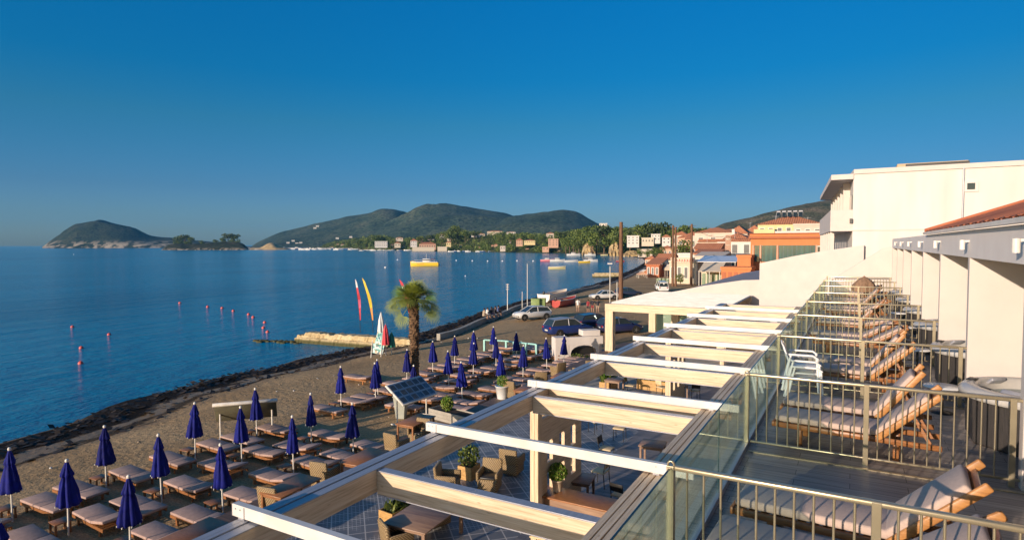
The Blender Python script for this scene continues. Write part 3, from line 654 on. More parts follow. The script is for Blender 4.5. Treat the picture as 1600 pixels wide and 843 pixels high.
for y in (.9, 13.0, 25.25, 37.2):
    for x in (-6.86, -3.0):
        p_ = MB().b2(x, x+.22, y, y+.22, ZR+.004, ZT-HB-.002).b2(x+.09, x+.13, y-.012, y, ZR+.01, ZT-HB-.01); pp_(p_, 'post', 'oakz')
for y in (13.24, 25.5):     # divider with square openings
    d_ = MB(); x0_, x1_ = -6.80, -6.70; zz = [ZR+.02, ZR+.95, ZR+1.5, ZR+1.75, ZR+2.3, ZR+2.95]
    for z0_, z1_ in ((zz[0], zz[1]), (zz[2], zz[3]), (zz[4], zz[5])): d_.b2(x0_, x1_, y, y+2.6, z0_, z1_)
    for z0_, z1_ in ((zz[1], zz[2]), (zz[3], zz[4])):
        for i in range(4): d_.b2(x0_, x1_, y+.73*i, y+.73*i+.4, z0_, z1_)
    pp_(d_, 'divider_panel', 'oaky', 0)
# ------------------------------------------------------------------ louvred pergola farther along
p2 = thing('louvred_pergola', 'cream louvred pergola on thick posts beside the parking place', 'pergola', (-12, 40, ZR))
LX, LY, LZ = -14.75, 38.9, -1.16; LX2, LY2 = -6.9, 49.6
def q2(mb, name, mat, bev=.01):
    o = mb.build(name, mat, p2, bev); o.location = (12, -40, -ZR); return o
q2(MB().b2(LX, LX2, LY, LY+.3, LZ-.5, LZ), 'front_beam', 'oakx')
q2(MB().b2(LX, LX+.3, LY+.302, LY2, LZ-.5, LZ-.02), 'side_beam', 'oaky'); q2(MB().b2(LX, LX2, LY2+.002, LY2+.3, LZ-.5, LZ-.02), 'rear_beam', 'oakx')
for x, y in ((LX, LY+.002), (LX, LY2-.6), (-12.55, LY2-1.9), (LX2-.6, LY2-.6), (LX2-.55, LY+.3)): q2(MB().b2(x+.01, x+.56, y+.01, y+.56, ZR+.004, LZ-.502), 'post', 'oakz')
lv = MB(); n = 38
for i in range(n):
    yy = LY+.42+(LY2-LY-.5)*i/(n-1); lv.box(((LX+LX2)/2+.15, yy, LZ+.02), (LX2-LX-.35, .215, .022), rx=R(52))
q2(lv, 'louvres', 'white_metal', 0)
q2(MB().b2(LX+.62, -10.8, LY2-.5, LY2-.42, ZR+.1, LZ-.9), 'glass_screen', 'glass', 0)
# white sloped roofs beyond the pergola
px_wall('boundary_wall', [(1022, 461), (1060, 454), (1100, 446), (1160, 437.5), (1200, 436.5), (1290, 438)], 50.2, .3, 'low white wall with a slanting left top, behind the louvred pergola', zb=ZR)
NL, FL, FR = atY(1034, 463, 51.5), atY(1162, 426, 85), atY(1200, 420, 85)
g_ = MB().add([tuple(NL), (-3, 51.5, NL.z), tuple(FR), tuple(FL), (NL.x, 51.5, NL.z-.3), (-3, 51.5, NL.z-.3), (FR.x, 85, FR.z-.3), (FL.x, 85, FL.z-.3)], [(0, 1, 2, 3), (4, 7, 6, 5), (0, 4, 5, 1), (1, 5, 6, 2), (2, 6, 7, 3), (3, 7, 4, 0)])
NL, FL, FR = atY(1034, 463, 51.5), atY(1162, 426, 85), atY(1200, 420, 85)
gg = thing('grey_roof', 'flat grey roof strip beyond the white roof, left of the raked white wall', 'roof', (-11, 78, ZB)); o = g_.build('roof_panel', 'roofgrey' if 'roofgrey' in M else 'concrete', gg); o.location = (11, -78, -ZB)
o = MB().b2(-13.0, -10.5, 53, 84, ZB, min(NL.z, FL.z)-.35).build('wall', 'plaster2', gg); o.location = (11, -78, -ZB)
# ================================================================== DECK FURNITURE
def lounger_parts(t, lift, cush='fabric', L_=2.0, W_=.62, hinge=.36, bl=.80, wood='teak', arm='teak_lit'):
    x0 = -.95; zf = .27
    for s in (-1, 1): MB().rbox((.05, s*(W_/2-.02), zf), (2.0, .035, .075), .008, 1).build('side_rail', wood, t)
    for x in (-.62, .55):
        for s in (-1, 1): MB().rbox((x, s*(W_/2-.055), .135), (.07, .035, .27), .006, 1).build('leg', wood, t)
    MB().rbox((x0-.02, 0, zf), (.04, W_, .075), .008, 1).build('end_rail', wood, t)
    sl_ = MB()
    for i in range(12): sl_.box((x0+.06+.108*i, 0, zf+.025), (.075, W_-.075, .018))
    sl_.build('slats', wood, t)
    c = MB().rbox(((x0+hinge)/2, 0, zf+.09), (hinge-x0-.01, W_-.02, .085), .028, 3).build('seat_cushion', cush, t)
    # tilted back
    ca, sa = math.cos(lift), math.sin(lift); T = Matrix(((ca, 0, -sa, hinge), (0, 1, 0, 0), (sa, 0, ca, zf+.035), (0, 0, 0, 1)))
    MB().rbox((bl/2, 0, .055), (bl, W_-.02, .085), .028, 3, T=T).build('back_cushion', cush, t)
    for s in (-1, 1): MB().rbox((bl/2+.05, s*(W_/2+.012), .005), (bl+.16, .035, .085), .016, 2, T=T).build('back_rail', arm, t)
    bs_ = MB()
    for i in range(7): bs_.box((.06+.125*i, 0, -.008), (.085, W_-.01, .016), T=T)
    bs_.build('back_slats', wood, t)
    p = T @ Vector((bl*.62, 0, -.03))
    for s in (-1, 1): MB().box((0, 0, 0), ((p.x-.95)**2+(p.z-.25)**2 and math.hypot(p.x-.95, p.z-.25), .03, .04), T=Matrix.Translation(((p.x+.95)/2, s*(W_/2-.06), (p.z+.25)/2)) @ Euler((0, -math.atan2(p.z-.25, p.x-.95), 0)).to_matrix().to_4x4()).build('prop', wood, t)
    return t
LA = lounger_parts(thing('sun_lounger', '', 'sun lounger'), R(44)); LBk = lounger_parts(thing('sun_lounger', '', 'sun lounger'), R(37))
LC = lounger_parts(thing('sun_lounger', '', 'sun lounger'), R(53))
G = 'teak loungers with beige cushions on the deck'
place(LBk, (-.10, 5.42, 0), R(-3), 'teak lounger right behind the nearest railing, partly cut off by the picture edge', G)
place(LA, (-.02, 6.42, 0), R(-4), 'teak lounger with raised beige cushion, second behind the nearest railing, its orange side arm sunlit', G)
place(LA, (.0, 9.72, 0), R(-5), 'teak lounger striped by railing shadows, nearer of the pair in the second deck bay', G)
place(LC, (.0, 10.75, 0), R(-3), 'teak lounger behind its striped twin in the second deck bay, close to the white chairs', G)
L1, L2, L3 = [lounger_parts(thing('sun_lounger', '', 'sun lounger'), R(a_), arm='teak') for a_ in (12, 31, 50)]
fb = [('third', 13.9, 14.9, LA, LC), ('fourth', 18.2, 19.3, L2, L2), ('fifth', 22.2, 23.3, L1, L3), ('sixth', 26.4, 27.5, L2, L1), ('seventh', 30.4, 31.6, L3, L1), ('eighth', 34.5, 35.6, L1, L2)]
for nme, ya, yb, pa, pb in fb:
    place(pa, (.05+random.uniform(-.1, .1), ya, 0), R(random.uniform(-6, 3)), f'teak lounger with beige cushion, nearer of the pair in the {nme} deck bay', G)
    place(pb, (.0+random.uniform(-.1, .1), yb, 0), R(random.uniform(-6, 3)), f'teak lounger with beige cushion, farther of the pair in the {nme} deck bay', G)
# hot tubs
def hottub():
    t = thing('hot_tub', '', 'hot tub'); r = .93
    MB().lathe([(r-.06, .0), (r-.04, .03), (r-.02, .66)], 8, capt=False, smooth=False).build('cabinet', 'tub_cloth', t)
    MB().lathe([(r-.03, .655), (r+.03, .67), (r+.03, .74), (r-.02, .80), (r-.14, .82), (r-.20, .79), (r-.24, .70), (r-.34, .45), (r-.5, .36), (.01, .34)], 32, capt=False).build('shell', 'tub_rim', t)
    for a in (.3, 1.9, 3.6): MB().rbox((0, 0, 0), (.26, .13, .05), .02, 2, T=Matrix.Rotation(a, 4, 'Z') @ Matrix.Translation((r-.27, 0, .79)) @ Matrix.Rotation(R(40), 4, 'Y') @ Matrix.Rotation(R(90), 4, 'Z')).build('headrest', 'grey_metal', t)
    MB().rbox((-r*.62, r*.62, .825), (.2, .12, .02), .008, 1, rz=R(45)).build('control_panel', 'black', t)
    MB().tube((r*.4, -r*.88, .80), (r*.4, -r*.88, .86), .035, n=10).build('knob', 'black', t)
    w = MB().lathe([(.01, .0), (r-.26, .0)], 28, c=(0, 0, .66), capt=False); w.build('water', 'tubwater', t)
    return t
mm, tt, p_ = newmat('tub_water'); p_.inputs['Base Color'].default_value = (.12, .22, .24, 1); p_.inputs['Roughness'].default_value = .05; M['tubwater'] = mm
HT = hottub(); 
for k in range(3, 10):
    lb = {3: 'round hot tub with a dark skirt on the right edge beyond the second railing'}.get(k+0, '')
    place(HT, (2.36, BY[k]+6.15-4.11+.03, 0), R(22.5), f'round pale-rimmed hot tub by the fin walls, {ORD[k-3]} from the camera', 'hot tubs on the hotel deck')
# white round side tables
def sidetable():
    t = thing('side_table', '', 'side table'); MB().lathe([(.01, .43), (.27, .43), (.285, .445), (.27, .462), (.01, .462)], 28, capt=False).build('table_top', 'plastic', t)
    MB().tube((0, 0, .02), (0, 0, .43), .022).build('stem', 'black', t); MB().lathe([(.17, 0), (.17, .012), (.02, .03)], 20).build('foot', 'black', t); return t
ST = sidetable()
for x, y, lb in ((1.35, 12.55, 'small round white table behind the loungers of the second deck bay'), (1.3, 16.7, 'small round white table behind the loungers of the third deck bay'), (1.35, 21.0, 'small round white table behind the loungers of the fourth deck bay'), (1.4, 25.1, 'small round white table behind the loungers of the fifth deck bay')): place(ST, (x, y, 0), 0, lb, 'round white tables on the deck')
# stacked plastic armchairs
def pchair():
    t = thing('plastic_armchair', '', 'armchair')
    s = MB().rbox((0, 0, .43), (.44, .44, .03), .012, 2); s.build('seat', 'plastic', t)
    b = MB(); n = 7
    vs = []
    for i in range(n):
        y = -.21+.42*i/(n-1); 
        for z in (.45, .62, .78, .88): vs.append((-.21-(z-.43)*.32-.03*math.cos(y*6), y*(1.0 if z < .8 else .8), z-(.05*abs(y/.21) if z > .8 else 0)))
    fs = [(i*4+j, (i+1)*4+j, (i+1)*4+j+1, i*4+j+1) for i in range(n-1) for j in range(3)]
    b.add(vs, fs, smooth=True); o = b.build('backrest', 'plastic', t); sm = o.modifiers.new('s', 'SOLIDIFY'); sm.thickness = .02
    for s_ in (-1, 1):
        MB().path([(-.24, s_*.25, .66), (.16, s_*.27, .66), (.24, s_*.26, .60)], [.02]*3, 8).build('armrest', 'plastic', t)
        MB().tube((.26, s_*.28, 0), (.22, s_*.24, .62), .024, .02).build('leg', 'plastic', t)
        MB().tube((-.34, s_*.28, 0), (-.20, s_*.23, .66), .026, .02).build('leg', 'plastic', t)
    return t
PC = pchair(); g = 'stack of white plastic armchairs'
place(PC, (-.72, 12.3, 0), R(4), 'white plastic armchair standing on the deck at the bottom of its stack', g)
place(PC, (-.755, 12.3, .11), R(5), 'white plastic armchair in the middle of the stack on the deck', g)
place(PC, (-.79, 12.3, .22), R(4), 'white plastic armchair on top of the stack beside the glass', g)
# brown heap of covers at the far end
t = thing('folded_parasol', 'low brown thatch-like parasol standing folded among the farthest deck loungers', 'parasol', (.42, 33.0, 0))
rg = random.Random(2)
MB().lathe([(.46, .62), (.5, .78), (.42, .98), (.28, 1.15), (.12, 1.27), (.03, 1.33)], 30, fold=lambda r, z, a: r*(1+.10*math.sin(a*7)+.05*math.sin(a*13+z*9))).build('canopy', 'thatch' if 'thatch' in M else 'bark', t)
MB().tube((0, 0, .05), (0, 0, 1.36), .03).build('pole', 'brownwood', t); MB().lathe([(.3, 0), (.3, .06), (.05, .1)], 20).build('foot', 'concrete', t)
# ================================================================== BEACH: parasols and beds
def parasol(seed):
    rg = random.Random(seed); t = thing('beach_parasol', '', 'parasol'); ph = rg.uniform(0, 6)
    fl = rg.uniform(.85, 1.18); tw = rg.uniform(-1.6, 1.6); am = rg.uniform(.25, .42); lp = rg.uniform(0, 6.3)
    def fold(r, z, a): return r*fl*(1+am*abs(math.sin(a*4+ph+z*tw))-.14+.06*math.sin(a*11+z*5+ph)+.10*math.sin(a+lp)*max(0, 1.9-z)+.05*math.sin(z*14+a*3+lp))
    MB().lathe([(.215, .93), (.235, .95), (.22, 1.05), (.18, 1.35), (.135, 1.62), (.10, 1.76), (.128, 1.80), (.122, 1.86), (.085, 1.98), (.055, 2.10), (.03, 2.19)], 64, fold=fold).build('canopy', 'navy', t)
    for i in range(8):
        a = 2*math.pi*i/8+ph/4; r = .27*fl; MB().tube((r*math.cos(a), r*math.sin(a), .925), (r*math.cos(a)*1.02, r*math.sin(a)*1.02, .965), .017, n=5).build('rib_tip', 'pole_white', t)
    MB().tube((0, 0, -.15), (0, 0, 2.2), .024).build('pole', 'pole_white', t)
    MB().sphere((0, 0, 2.23), .05, 10, 8, sq=(1, 1, 1.2)).build('finial', 'pole_white', t)
    MB().tube((.13, 0, 1.62), (-.13, .02, 1.66), .02).build('tie_band', 'navy', t)
    return t
PZ = [parasol(11+i) for i in range(7)]
def beach_bed(seed, lift):
    t = thing('sun_bed', '', 'sun bed'); rg = random.Random(seed)
    for s in (-1, 1): MB().box((0, s*.345, .24), (1.95, .04, .09)).build('side_rail', 'teak', t)
    for x in (-.7, .68):
        for s in (-1, 1): MB().box((x, s*.31, .11), (.09, .05, .22)).build('leg', 'teak', t)
    sl_ = MB()
    for i in range(13): sl_.box((-.92+.153*i, 0, .283), (.10, .70, .018))
    sl_.build('slats', 'teak', t)
    MB().rbox((-.36, 0, .335), (1.20, .75, .085), .022, 2).build('seat_mattress', 'mattress', t)
    T = Matrix.Translation((.25, 0, .30)) @ Matrix.Rotation(-lift, 4, 'Y')
    MB().rbox((.385, 0, .035), (.76, .75, .085), .022, 2, T=T).build('head_mattress', 'mattress', t)
    if lift > .05: MB().box((.36, 0, -.02), (.74, .66, .02), T=T).build('head_board', 'teak', t)
    return t
BB = [beach_bed(1, R(1)), beach_bed(2, R(7)), beach_bed(3, R(12))]
def lowtable():
    t = thing('low_table', '', 'table'); MB().rbox((0, 0, .335), (.46, .44, .03), .006, 1).build('table_top', 'brownwood', t)
    for x in (-.19, .19):
        for y in (-.18, .18): MB().box((x, y, .16), (.05, .05, .32)).build('leg', 'brownwood', t)
    [MB().box((0, y, .06), (.33, .03, .05)).build('stretcher', 'brownwood', t) for y in (-.18, .18)]; return t
LT = lowtable()
UM = {'seaward': [(15, 700), (103, 716), (163, 662), (303, 628), (400, 606), (532, 572), (590, 559.5), (635, 544.5), (675.7, 532), (710, 524), (741, 517), (770, 509.6)],
      'middle': [(0, 810), (200, 740), (250, 678), (376, 635), (485, 614), (586.5, 565.7), (645, 569), (701, 547), (739, 534.6), (775, 527), (807, 517)],
      'landward': [(346, 692), (457, 648), (551, 628), (722, 563), (783.6, 549.5), (817, 538), (854.6, 528), (881, 522)]}
UP = {k: [at(x, y, ZB+2.26) for x, y in v] for k, v in UM.items()}
for row, P in UP.items():
    for i, p in enumerate(P):
        o = place(PZ[(i*3+len(row)) % 7], (p.x, p.y, ZB-.02), random.uniform(0, 6.28), f'closed navy parasol, {ORD[i]} from the camera in the {row} row', 'closed navy parasols on the beach')
        o.rotation_euler.x = R(random.uniform(-1.5, 1.5)); o.rotation_euler.y = R(random.uniform(-1.5, 1.5)); o.scale.z = random.uniform(.985, 1.015)
# beds in three columns parallel to the water, two to each parasol
# the near end of the seaward row is staggered, so beds follow the parasols
beds = []
def free(x, y): return all(abs(x-a) > 2.0 or abs(y-b) > .84 for a, b in beds)
rb = random.Random(5); nb = {}
for row in ('seaward', 'middle', 'landward'):
    for i, p in enumerate(UP[row]):
        for side, dy in (('near', -.86), ('far', .80)):
            x, y = p.x+(.12 if side == 'near' else .22)+rb.uniform(-.1, .1), p.y+dy+rb.uniform(-.08, .08)
            if not free(x, y):
                for tx, ty in ((x, y+.35), (x+.7, y), (x-.7, y), (x, y-.35), (x+1.1, y+.3)):
                    if free(tx, ty): x, y = tx, ty; break
                else: continue
            beds.append((x, y)); b = place(rb.choice(BB), (x, y, ZB), R(rb.uniform(-4, 3)), f'two-part mauve sun bed on the {side} side of the {ORD[i]} {row} parasol', 'mauve cushioned sun beds on the beach')
        if free(p.x-.1, p.y) or True:
            place(LT, (p.x-.42, p.y-.02, ZB), R(rb.uniform(-8, 8)), f'low brown table at the foot of the {ORD[i]} {row} parasol', 'low brown tables between the sun beds')
pbx, pby = at(648, 600, ZB).x, at(648, 600, ZB).y
# extra beds seen between the parasol rows
EX = [(600, 600), (640, 598), (735, 605), (790, 600), (810, 575), (845, 588), (700, 600), (880, 590), (770, 583), (745, 572), (850, 566), (905, 575), (905, 560), (930, 565), (700, 582), (870, 610), (560, 588), (520, 618), (925, 585), (830, 607), (650, 625), (960, 557)]
n = 0
for x, y in EX:
    p = at(x, y, ZB+.35)
    if not free(p.x, p.y) or (abs(p.x-pbx) < 1.1 and abs(p.y-pby) < .8): continue
    beds.append((p.x, p.y)); n += 1
    place(rb.choice(BB), (p.x, p.y, ZB), R(rb.uniform(-4, 3)), None, 'mauve cushioned sun beds on the beach')['label'] = f'mauve sun bed without a parasol of its own, {ORD[n-1] if n < 16 else "last"} such bed from the waterline side'

n = 0; cols = (-23.7, -21.4, -19.1, -16.9)
for ci, cx in enumerate(cols):
    nb_ = 0
    for k in range(24):
        x, y = cx+.3*math.sin(k*1.7)*.3, 24.5+k*.86
        if x < -23 and y > 41 or y > 43 or (abs(x-pbx) < 1.1 and abs(y-pby) < .8): continue
        if all(abs(x-a) > 1.9 or abs(y-b) > .82 for a, b in beds):
            beds.append((x, y)); nb_ += 1; place(rb.choice(BB), (x, y, ZB), R(rb.uniform(-3, 3)), f'sun bed squeezed into the packed far rows, {ORD[ci]} column from the sea, {ORD[nb_-1]} back', 'mauve cushioned sun beds on the beach')
# ================================================================== RESTAURANT FURNITURE
def woodtable(w, l, h=.75, mat='tablewood', name='dining_table'):
    t = thing(name, '', 'table'); tp_ = MB().rbox((0, 0, h-.02), (w, l, .04), .006, 1); tp_.build('table_top', mat, t)
    for x in (-w/2+.07, w/2-.07):
        for y in (-l/2+.07, l/2-.07): MB().box((x, y, (h-.04)/2), (.06, .06, h-.04)).build('leg', mat, t)
    MB().box((0, -l/2+.07, h-.08), (w-.2, .03, .07)).box((0, l/2-.07, h-.08), (w-.2, .03, .07)).build('apron', mat, t); return t
def bistro(back='black', seat='cream'):
    t = thing('dining_chair', '', 'chair')
    MB().rbox((0, 0, .46), (.42, .42, .045), .015, 2).build('seat', seat, t)
    for s in (-1, 1):
        MB().tube((.19, s*.19, 0), (.18, s*.18, .44), .014).build('leg', 'black', t); MB().tube((-.23, s*.19, 0), (-.19, s*.19, .45), .014).build('leg', 'black', t)
        MB().tube((-.19, s*.19, .45), (-.27, s*.19, .84), .013).build('back_post', 'black', t)
    MB().rbox((-.255, 0, .72), (.025, .40, .24), .01, 2, ry=R(-11)).build('backrest', back, t); return t
M['cream'] = pm('cream_cushion', (.72, .56, .33), (.62, .47, .27), 8, rough=.9)
def wickchair():
    t = thing('wicker_armchair', '', 'armchair')
    MB().rbox((0, 0, .24), (.62, .60, .36), .05, 2).build('base', 'wicker', t); MB().rbox((.02, 0, .455), (.50, .46, .07), .025, 2).build('seat_cushion', 'black', t)
    for s in (-1, 1): MB().rbox((.02, s*.29, .50), (.60, .09, .28), .035, 2).build('armrest', 'wicker', t)
    MB().rbox((-.29, 0, .60), (.10, .62, .56), .04, 2, ry=R(-8)).build('backrest', 'wicker', t)
    return t
TBL = woodtable(.9, 1.5); TBS = woodtable(.8, .8, .74, 'tablewood'); BC = bistro(); CC = bistro('cream', 'cream'); WC = wickchair()
TBB = woodtable(.8, 1.5, .75, 'brownwood', 'dining_table')
gT = 'tables on the restaurant terrace'; gC = 'dining chairs on the restaurant terrace'; gW = 'wicker armchairs on the restaurant terrace'
def f(x, y, z=ZR): p = at(x, y, z); return p.x, p.y
x, y = f(665, 800, ZR+.75); place(TBL, (x, y, ZR), R(3), 'broad weathered board table under the nearest open pergola bay, beside the long planter', gT); TBL.scale = (1.35, 1.2, 1)
x, y = f(640, 762, ZR+.3)
def longplanter(w, l, h, mat='planter_wood'):
    t = thing('planter_box', '', 'planter'); b = MB()
    for i in range(3):
        z = h*(i+.5)/3; b.box((0, -l/2, z), (w, .03, h/3-.006)).box((0, l/2, z), (w, .03, h/3-.006)).box((-w/2+.015, 0, z), (.03, l-.034, h/3-.006)).box((w/2-.015, 0, z), (.03, l-.034, h/3-.006))
    b.build('box', mat, t); MB().box((0, 0, h-.06), (w-.07, l-.07, .02)).build('soil', 'soil', t); return t
def agave(t, n, size, mats, zc, w, l, seed):
    rg = random.Random(seed); b = MB()
    for _ in range(n):
        cx, cy = rg.uniform(-w/2, w/2), rg.uniform(-l/2, l/2); a = rg.uniform(0, 6.28); e = rg.uniform(.5, 1.3); s = size*rg.uniform(.6, 1.1)
        p0 = Vector((cx, cy, zc)); d = Vector((math.cos(a)*math.cos(e), math.sin(a)*math.cos(e), math.sin(e))); sd_ = Vector((-math.sin(a), math.cos(a), 0))*s*.07
        p1 = p0+d*s*.5; p2 = p0+d*s+Vector((0, 0, -s*.15)); b.add([p0-sd_, p0+sd_, p1+sd_*1.3, p2, p1-sd_*1.3], [(0, 1, 2, 3, 4)], rg.randint(0, len(mats)-1))
    return b.build('foliage', mats, t)
px_, py_ = at(592, 800, ZR+.4).x, at(592, 800, ZR+.4).y
pl = longplanter(.5, 1.5, .5); agave(pl, 160, .42, ['leaf_dark', 'leaf', 'leaf_light'], .45, .4, 1.3, 4); place(pl, (px_+.35, py_+.7, ZR), R(-6), 'long yellow wooden planter with spiky dark plants beside the board table')
def shrubbox(label, loc, w=.5, h=.42, r=.36, n=420, mats=('leaf_dark', 'leaf', 'leaf_light'), mat='planter_wood', seed=1, hz=.0):
    t = longplanter(w, w, h, mat); t.name = 'planter'; rg = random.Random(seed)
    MB().leaves((0, 0, h+r*.75+hz), (r, r, r*.95), n, .045, rg, range(len(mats)), .3).build('foliage', list(mats), t)
    MB().tube((0, 0, h-.1), (0, 0, h+r*.6), .02).build('stem', 'bark', t); t.location = (*loc, ZR); t['label'] = label; return t
x, y = f(733, 745); shrubbox('square slatted wooden planter with a dark bushy shrub on the patterned floor', (x, y))
def pot(label, loc, z, r=.15, h=.3, fr=.26, mats=('leaf_bright', 'leaf_bright', 'leaf_light'), mat='pot', n=900, seed=3):
    t = thing('potted_plant', label, 'plant', (*loc, z)); MB().lathe([(r*.7, 0), (r*.72, .01), (r, h), (r*1.06, h), (r*1.06, h-.03), (r*.85, h-.035), (.01, h-.04)], 24, capt=False).build('pot', mat, t)
    rg = random.Random(seed); MB().leaves((0, 0, h+fr*.75), (fr, fr, fr*.85), n, .03, rg, range(len(mats)), .35).build('foliage', list(mats), t); return t
x, y = f(871, 766, ZR+1.0); 
bt = thing('bar_counter', 'brown varnished counter top with a green pot plant, beside the pergola divider', 'counter', (x+.55, y-.12, ZR))
MB().rbox((.2, 0, .98), (2.3, .75, .045), .01, 2).build('counter_top', 'brownwood', bt); MB().b2(-.85, 1.25, -.3, .3, .005, .955).build('base', 'tablewood', bt)
pot('round bright green plant in a cream pot on the brown counter', (x, y), ZR+1.003)
TBD = [(905, 735, TBS, 0), (1030, 690, TBS, R(10)), (990, 665, TBS, 0)]
chl = 0
x, y = f(905, 745, ZR+.74); place(TBS, (x, y, ZR), R(8), 'square grey table between a black chair and a cream chair, right of the divider', gT)
x, y = f(1020, 692, ZR+.74); place(TBS, (x, y, ZR), R(5), 'square table right beside the inner pergola beam, with a black-backed chair', gT)
for (px1, py1, pr, rz, lb) in ((970, 772, BC, R(80), 'black-backed chair with cream seat, seen from behind at the square grey table'),
        (887, 722, CC, R(-80), 'cream-backed chair on the far side of the square grey table'), (938, 735, CC, R(175), 'cream chair half hidden by the inner beam beside the square grey table'),
        (948, 700, BC, R(0), 'black-backed chair turned sideways left of the table by the inner beam'), (968, 668, CC, R(-85), 'cream-backed chair beyond the table by the inner beam'),
        (845, 835, CC, R(95), 'cream-backed chair at the bottom edge under the nearest cross beam'), (905, 845, CC, R(85), 'cream-backed chair at the bottom edge beside the inner beam')):
    x, y = f(px1, py1, ZR+.45); place(pr, (x, y, ZR), rz, lb, gC)
for (px1, py1, rz, lb) in ((800, 715, R(95), 'tall wicker armchair with a dark cushion, left of the pergola post'), (765, 740, R(-75), 'wicker armchair with its curved back to the sun on the patterned floor'),
        (680, 790, R(-110), 'wicker armchair beyond the broad board table'), (880, 700, R(30), 'wicker armchair in the shade behind the divider'), (620, 835, R(60), 'dark armchair at the bottom left corner of the board table'),
        (430, 775, R(100), 'wicker armchair at the outer brown table nearest the camera'), (508, 735, R(100), 'wicker armchair beside the second outer brown table'),
        (620, 690, R(85), 'wicker armchair by the third outer brown table'), (655, 672, R(-85), 'wicker armchair behind the third outer brown table'),
        (905, 620, R(-80), 'wicker armchair seen under the fourth guide rail'), (700, 745, R(20), 'wicker armchair near the slatted shrub planter'), (848, 665, R(-80), 'wicker armchair at the far end of the patterned floor')):
    x, y = f(px1, py1, ZR+.5); place(WC, (x, y, ZR), rz, lb, gW)
for (px1, py1, rz, lb) in ((455, 757, R(4), 'brown outer table nearest the camera, beside the seaward pergola beam'), (570, 712, R(6), 'brown outer table, second along the seaward pergola beam'), (650, 655, R(4), 'brown outer table, third along the beam near the photo board'),
        (300, 832, R(3), 'brown outer table at the bottom edge beside the first guide rail'), (880, 585, R(5), 'brown outer table far along the beam beyond the white round planter'), (825, 605, R(3), 'brown outer table next to the white round planter')):
    x, y = f(px1, py1, ZR+.75); place(TBB, (x, y, ZR), rz, lb, gT)
for i, (px1, py1) in enumerate(((800, 605), (845, 590), (872, 575), (900, 580), (925, 568), (950, 560))):
    x, y = f(px1, py1, ZR+.5); place(WC, (x, y, ZR), R(90+i*31), f'wicker armchair in the far outer row, {ORD[i]} from the white planter', gW)
for i, (px1, py1, lb) in enumerate(((960, 592, 'dark table under the fourth pergola bay'), (1060, 600, 'dark table in shade far under the pergola'), (1000, 612, 'dark table in the third pergola bay'), (1010, 575, 'dark table in the fifth pergola bay'))):
    x, y = f(px1, py1, ZR+.74); place(TBS, (x, y, ZR), 0, lb, gT)
for i, (px1, py1) in enumerate(((985, 600), (1035, 603), (1085, 608), (1040, 576), (930, 655), (860, 655))):
    x, y = f(px1, py1, ZR+.5); place(CC if i % 2 else BC, (x, y, ZR), R(60*i), f'{"cream" if i % 2 else "black"}-backed chair in the distant shade under the pergola, {ORD[i]} such chair', gC)
x, y = f(960, 600, ZR+.3); t = longplanter(.5, 1.3, .5); agave(t, 260, .6, ['leaf', 'leaf_light', 'leaf_bright'], .45, .4, 1.2, 8); t.location = (x-.3, y, ZR); t['label'] = 'wooden planter with bushy green plants under the fourth pergola bay'
x, y = f(1028, 600, ZR+.3); t = longplanter(.5, 2.0, .5); agave(t, 420, .75, ['leaf', 'leaf_light', 'palm_leaf'], .45, .4, 1.9, 9); t.rotation_euler.z = R(88); t.location = (x, y, ZR); t['label'] = 'long planter of tall yellow-green grasses under the fourth pergola bay'
x, y = f(785, 622); pot('round bright shrub in a big white round planter by the outer tables', (x, y), ZR, .34, .62, .30, mat='plastic', n=700)
x, y = f(702, 656); t = longplanter(.7, 2.2, .42, 'concrete'); t['label'] = 'long pale planter with a small green shrub beside the photo board'; t.rotation_euler.z = R(80); t.location = (x+.2, y, ZR)
MB().leaves((0, .35, .68), (.27, .27, .33), 700, .04, random.Random(6), (0, 1), .3).build('foliage', ['leaf_bright', 'leaf_light'], t)
# ================================================================== PHOTO BOARD, BACK OF A BOARD, BIN
def photoboard(label, loc, rz, tilt, cards, zc=1.45, hh=1.35, pm_='pole_white'):
    t = thing('display_board', label, 'board', loc, rz)
    T = Matrix.Translation((0, 0, zc)) @ Matrix.Rotation(tilt, 4, 'X')
    MB().rbox((0, 0, 0), (2.5, hh, .09), .01, 1, T=T).build('panel', pm_, t)
    if not cards: MB().rbox((0, hh/2*(-1 if tilt < 0 else 1), 0), (2.6, .10, .14), .01, 1, T=T).build('edge_strip', 'pole_white', t)
    cm = MB().box((0, 0, .047), (2.4, hh-.1, .004), T=T)
    mats = ['glossdark', 'card_a', 'card_b', 'card_c']
    if cards:
        rg = random.Random(5)
        for i in range(6):
            for j in range(3): cm.box((-1.0+.4*i, -.40+.4*j, .051), (.33, .30, .003), rg.randint(1, 3), T=T)
    cm.build('board_face', mats, t)
    for s in (-1, 1):
        MB().tube((s*1.05, 0, 0), (s*1.05, 0, zc-.05), .035).build('leg', 'pole_white', t); MB().box((s*1.05, 0, .03), (.08, .75, .05)).build('foot', 'pole_white', t)
    return t
M['glossdark'] = pm('glossy_dark_board', (.34, .38, .40), (.24, .27, .30), 1, rough=.12, spec=.9)
M['card_a'] = pm('photo_card_dark', (.10, .09, .08), (.04, .04, .05), 14, rough=.2); M['card_b'] = pm('photo_card_blue', (.10, .17, .25), (.04, .06, .08), 12, rough=.2); M['card_c'] = pm('photo_card_sand', (.22, .17, .12), (.06, .05, .05), 14, rough=.2)
p = at(662, 655, ZB); photoboard('large tilted board of dark photo cards on white legs beside the palm', (-18.3, 22.6, ZB), R(88), R(36), True)
M['olive'] = pm('olive_board_back', (.13, .12, .07), (.09, .08, .05), 3, rough=.8)
